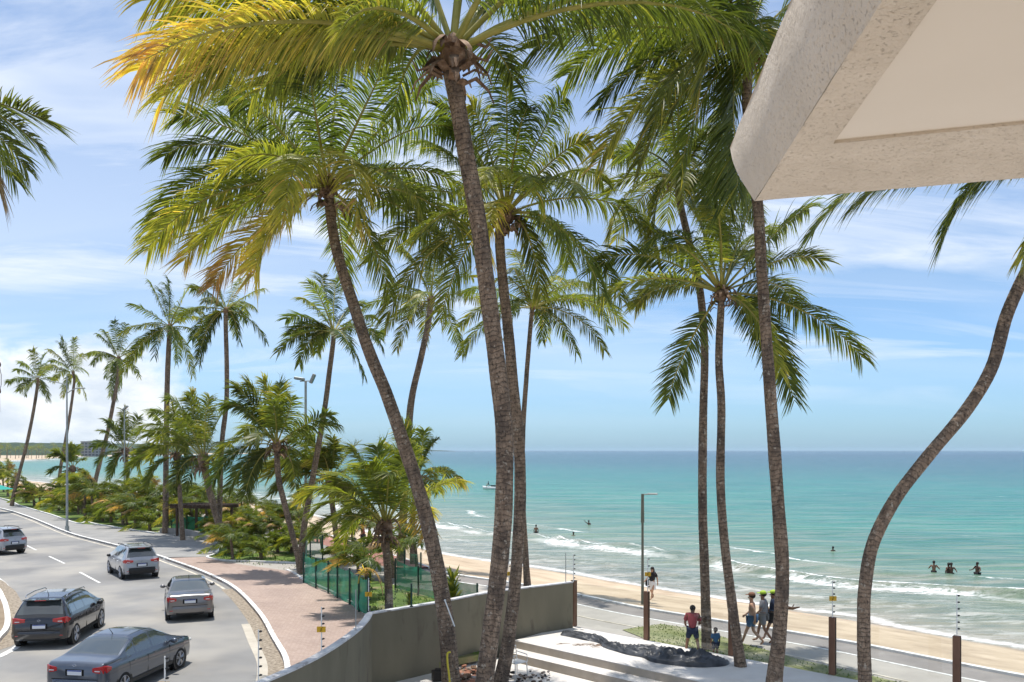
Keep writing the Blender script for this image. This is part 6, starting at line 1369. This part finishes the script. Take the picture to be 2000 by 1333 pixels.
b = MB(); vv = [(0, 0, 2.9)]+[(1.5*math.cos(a), 1.5*math.sin(a), 2.35) for a in np.linspace(0, 2*math.pi, 13)[:-1]]; b.add(vv, [(0, i+1, (i+1) % 12+1) for i in range(12)]); b.build('canopy', mat('teal_canvas', (0.02, 0.30, 0.25), 0.8), t); b = MB(); b.tube([(0, 0, 0), (0, 0, 2.9)], 0.025, 6); b.build('pole', M['white'], t)
# ------------------------------------------------------------------ black tarpaulin on the deck, debris, chair
def tarp():
    pth = catmull([P(x, y, DZ) for x, y in ((1103, 1234), (1135, 1243), (1170, 1252), (1190, 1262), (1230, 1272), (1280, 1280), (1330, 1290), (1380, 1292), (1410, 1288))], 8)
    wd = np.interp(np.linspace(0, 1, len(pth)), [0, 0.06, 0.2, 0.33, 0.45, 0.6, 0.8, 0.93, 1], [0.12, 0.45, 0.38, 0.16, 0.35, 0.55, 0.75, 0.72, 0.3]); ht = np.interp(np.linspace(0, 1, len(pth)), [0, 0.2, 0.33, 0.5, 0.75, 0.9, 1], [0.04, 0.12, 0.10, 0.18, 0.26, 0.30, 0.06])
    pth2 = resample(pth, 150); wd = np.interp(np.linspace(0, 1, 150), np.linspace(0, 1, len(wd)), wd); ht = np.interp(np.linspace(0, 1, 150), np.linspace(0, 1, len(ht)), ht)
    o0 = pth2[75]; vs = []; nv = 34
    for i, p in enumerate(pth2):
        tt = (pth2[min(i+1, 149)]-pth2[max(i-1, 0)]).normalized(); n = Vector((-tt.y, tt.x, 0))
        for j in range(nv):
            v = j/(nv-1)*2-1; prof = (1-v*v)**0.5 if abs(v) < 1 else 0
            q = p+n*v*wd[i]*(1+0.25*mnoise.noise(Vector((i*0.06, v, 3)))); nzv = Vector((q.x*2.2, q.y*2.2, 0))
            rd = 1-abs(mnoise.noise(Vector((i*0.045+v*0.4, v*2.6+0.5*math.sin(i*0.09), 2))))*3.2; rd2 = 1-abs(mnoise.noise(Vector((i*0.14, v*5.5, 7))))*2.4
            z = DZ+0.006+ht[i]*prof*(0.05+0.85*max(0, rd)+0.45*max(0, rd2)); vs.append((q.x-o0.x, q.y-o0.y, z-DZ))
    fs = [(i*nv+j, (i+1)*nv+j, (i+1)*nv+j+1, i*nv+j+1) for i in range(149) for j in range(nv-1)]
    o = mk('tarpaulin', vs, fs, M['tarp'], smooth=True, loc=(o0.x, o0.y, DZ)); tag(o, 'long crumpled black plastic tarpaulin lying on the pale deck', 'tarpaulin')
M['tarp'] = nmat('black_plastic_sheet', [(0.3, (0.018, 0.020, 0.024)), (0.7, (0.085, 0.090, 0.100))], 3, 5, 0.40, 0.35, 12, 0.02, spec=0.35)
tarp()
# dry leaf debris on the deck
b = MB(); r_ = random.Random(4); o0 = P(1150, 1262, DZ)
for k in range(26):
    q = Vector((r_.gauss(0, 0.5), r_.gauss(0, 0.16), 0.006)); a = r_.uniform(-0.5, 0.6); L = r_.uniform(0.15, 0.55); b.tube([q, q+Vector((math.cos(a)*L*0.5, math.sin(a)*L*0.5, 0.02)), q+Vector((math.cos(a)*L, math.sin(a)*L+0.03, 0.003))], [0.006, 0.008, 0.003], 4)
tag(b.build('dry_leaves', M['husk'], loc=o0), 'dry leaf scraps scattered on the deck next to the tarpaulin', 'leaf scraps', kind='stuff')
# rubble beside the trunks in the sunken court
M['rubble'] = nmat('rubble', [(0.3, (0.06, 0.045, 0.035)), (0.5, (0.28, 0.22, 0.18)), (0.7, (0.5, 0.45, 0.42))], 2.0, 5, 0.95); M['terracotta'] = nmat('terracotta', [(0.3, (0.30, 0.13, 0.08)), (0.7, (0.42, 0.22, 0.15))], 3, 4, 0.9)
def pile(name, px0, px1, py0, py1, n, s0, s1, mats_, label, cat, seed, z=-0.2):
    r2 = random.Random(seed); b = MB(); o0 = P((px0+px1)/2, (py0+py1)/2, z)
    for k in range(n):
        q = P(r2.uniform(px0, px1), r2.uniform(py0, py1), z)-o0; sz_ = r2.uniform(s0, s1); rot = Matrix.Rotation(r2.uniform(0, 6), 3, 'Z') @ Matrix.Rotation(r2.uniform(-0.6, 0.6), 3, 'X')
        b.box(q+Vector((0, 0, sz_*0.4+r2.uniform(0, 0.12))), (sz_*r2.uniform(0.6, 1.6), sz_, sz_*r2.uniform(0.3, 0.8)), r2.randrange(len(mats_)), rot, 0.02)
    o = b.build(name, mats_, loc=o0); tag(o, label, cat, kind='stuff')
pile('rubble', 890, 940, 1312, 1372, 240, 0.04, 0.16, [M['rubble'], M['husk'], M['wood'], M['terracotta']], 'heap of broken masonry and husks at the foot of the foreground trunks', 'rubble', 2)
pile('rubble', 985, 1075, 1318, 1372, 150, 0.03, 0.12, [M['rubble'], M['wood'], M['black']], 'scattered dark debris and scraps below the steps', 'rubble', 3)
for (px, py, w_, lb, m_) in ((858, 1330, 0.42, 'dark square slab leaning at the base of the slanting trunk', 'darkmetal'), (925, 1352, 0.36, 'reddish clay block on the rubble left of the big trunk', 'terracotta')):
    q = P(px, py, -0.2); b = MB(); b.box((0, 0, 0.16), (w_, w_*0.6, 0.3), bev=0.02, rot=Matrix.Rotation(0.3, 3, 'Z')); b.box((0.02, 0, 0.33), (w_*0.7, w_*0.4, 0.05), bev=0.01); tag(b.build('block', M[m_], loc=q), lb, 'block')
# white metal chair seen from behind, half hidden by the trunk
q = P(1008, 1322, -0.2); t = thing('garden_chair', 'white garden chair standing below the steps beside the dark trunk', 'chair', q, R(40))
for sx_, sy_ in ((-0.22, -0.22), (0.22, -0.22), (-0.22, 0.22), (0.22, 0.22)):
    b = MB(); b.tube([(sx_*1.1, sy_*1.1, 0), (sx_, sy_, 0.44 if sy_ < 0 else 0.44)], 0.018, 6); b.build('leg', M['white'], t)
b = MB(); b.box((0, 0, 0.45), (0.48, 0.48, 0.035), bev=0.015); b.build('seat', M['white'], t)
b = MB(); b.tube([(-0.22, 0.22, 0.45), (-0.22, 0.28, 0.85), (0.22, 0.28, 0.85), (0.22, 0.22, 0.45)], 0.018, 6)
for k in range(3): b.tube([(-0.22, 0.245+k*0.012, 0.55+k*0.1), (0.22, 0.245+k*0.012, 0.55+k*0.1)], 0.012, 5)
b.build('backrest', M['white'], t)
for sx_ in (-0.25, 0.25): b = MB(); b.tube([(sx_, 0.26, 0.68), (sx_, -0.2, 0.66), (sx_, -0.22, 0.45)], 0.016, 6); b.build('armrest', M['white'], t)
# yellow hose and white rod by the slanting trunk
pp = [at(x, y, 23.3) for x, y in ((880, 1274), (874, 1277), (874, 1295), (877, 1318), (879, 1345))]; b = MB(); b.tube(catmull(pp, 5), 0.028, 6); tag(b.build('hose', mat('yellow_hose', (0.65, 0.52, 0.05), 0.5), smooth=True, off=pp[0], loc=pp[0]), 'yellow hose hanging down the foot of the slanting trunk', 'hose')
A = at(869, 1173, 23.4); B_ = at(888, 1224, 23.2); b = MB(); b.tube([Vector((0, 0, 0)), B_-A], 0.018, 6); b.ball((0, 0, 0), 0.03); tag(b.build('stick', M['white'], loc=A), 'thin pale stick leaning against the slanting trunk', 'stick')
# metal hoop over the near car (electric fence loop)
# ------------------------------------------------------------------ haze
hz = bpy.data.materials.new('haze'); hz.use_nodes = True; hn = hz.node_tree; hn.nodes.clear(); ho = hn.nodes.new('ShaderNodeOutputMaterial'); pv = hn.nodes.new('ShaderNodeVolumePrincipled')
pv.inputs['Color'].default_value = (0.66, 0.88, 1.0, 1); pv.inputs['Density'].default_value = 0.00006; pv.inputs['Anisotropy'].default_value = 0.2; hn.links.new(pv.outputs[0], ho.inputs['Volume'])
if HAZE := True:
    b = MB(); b.box((-2000, 19000, 28), (60000, 44000, 66)); tag(b.build('haze', hz), kind='stuff')
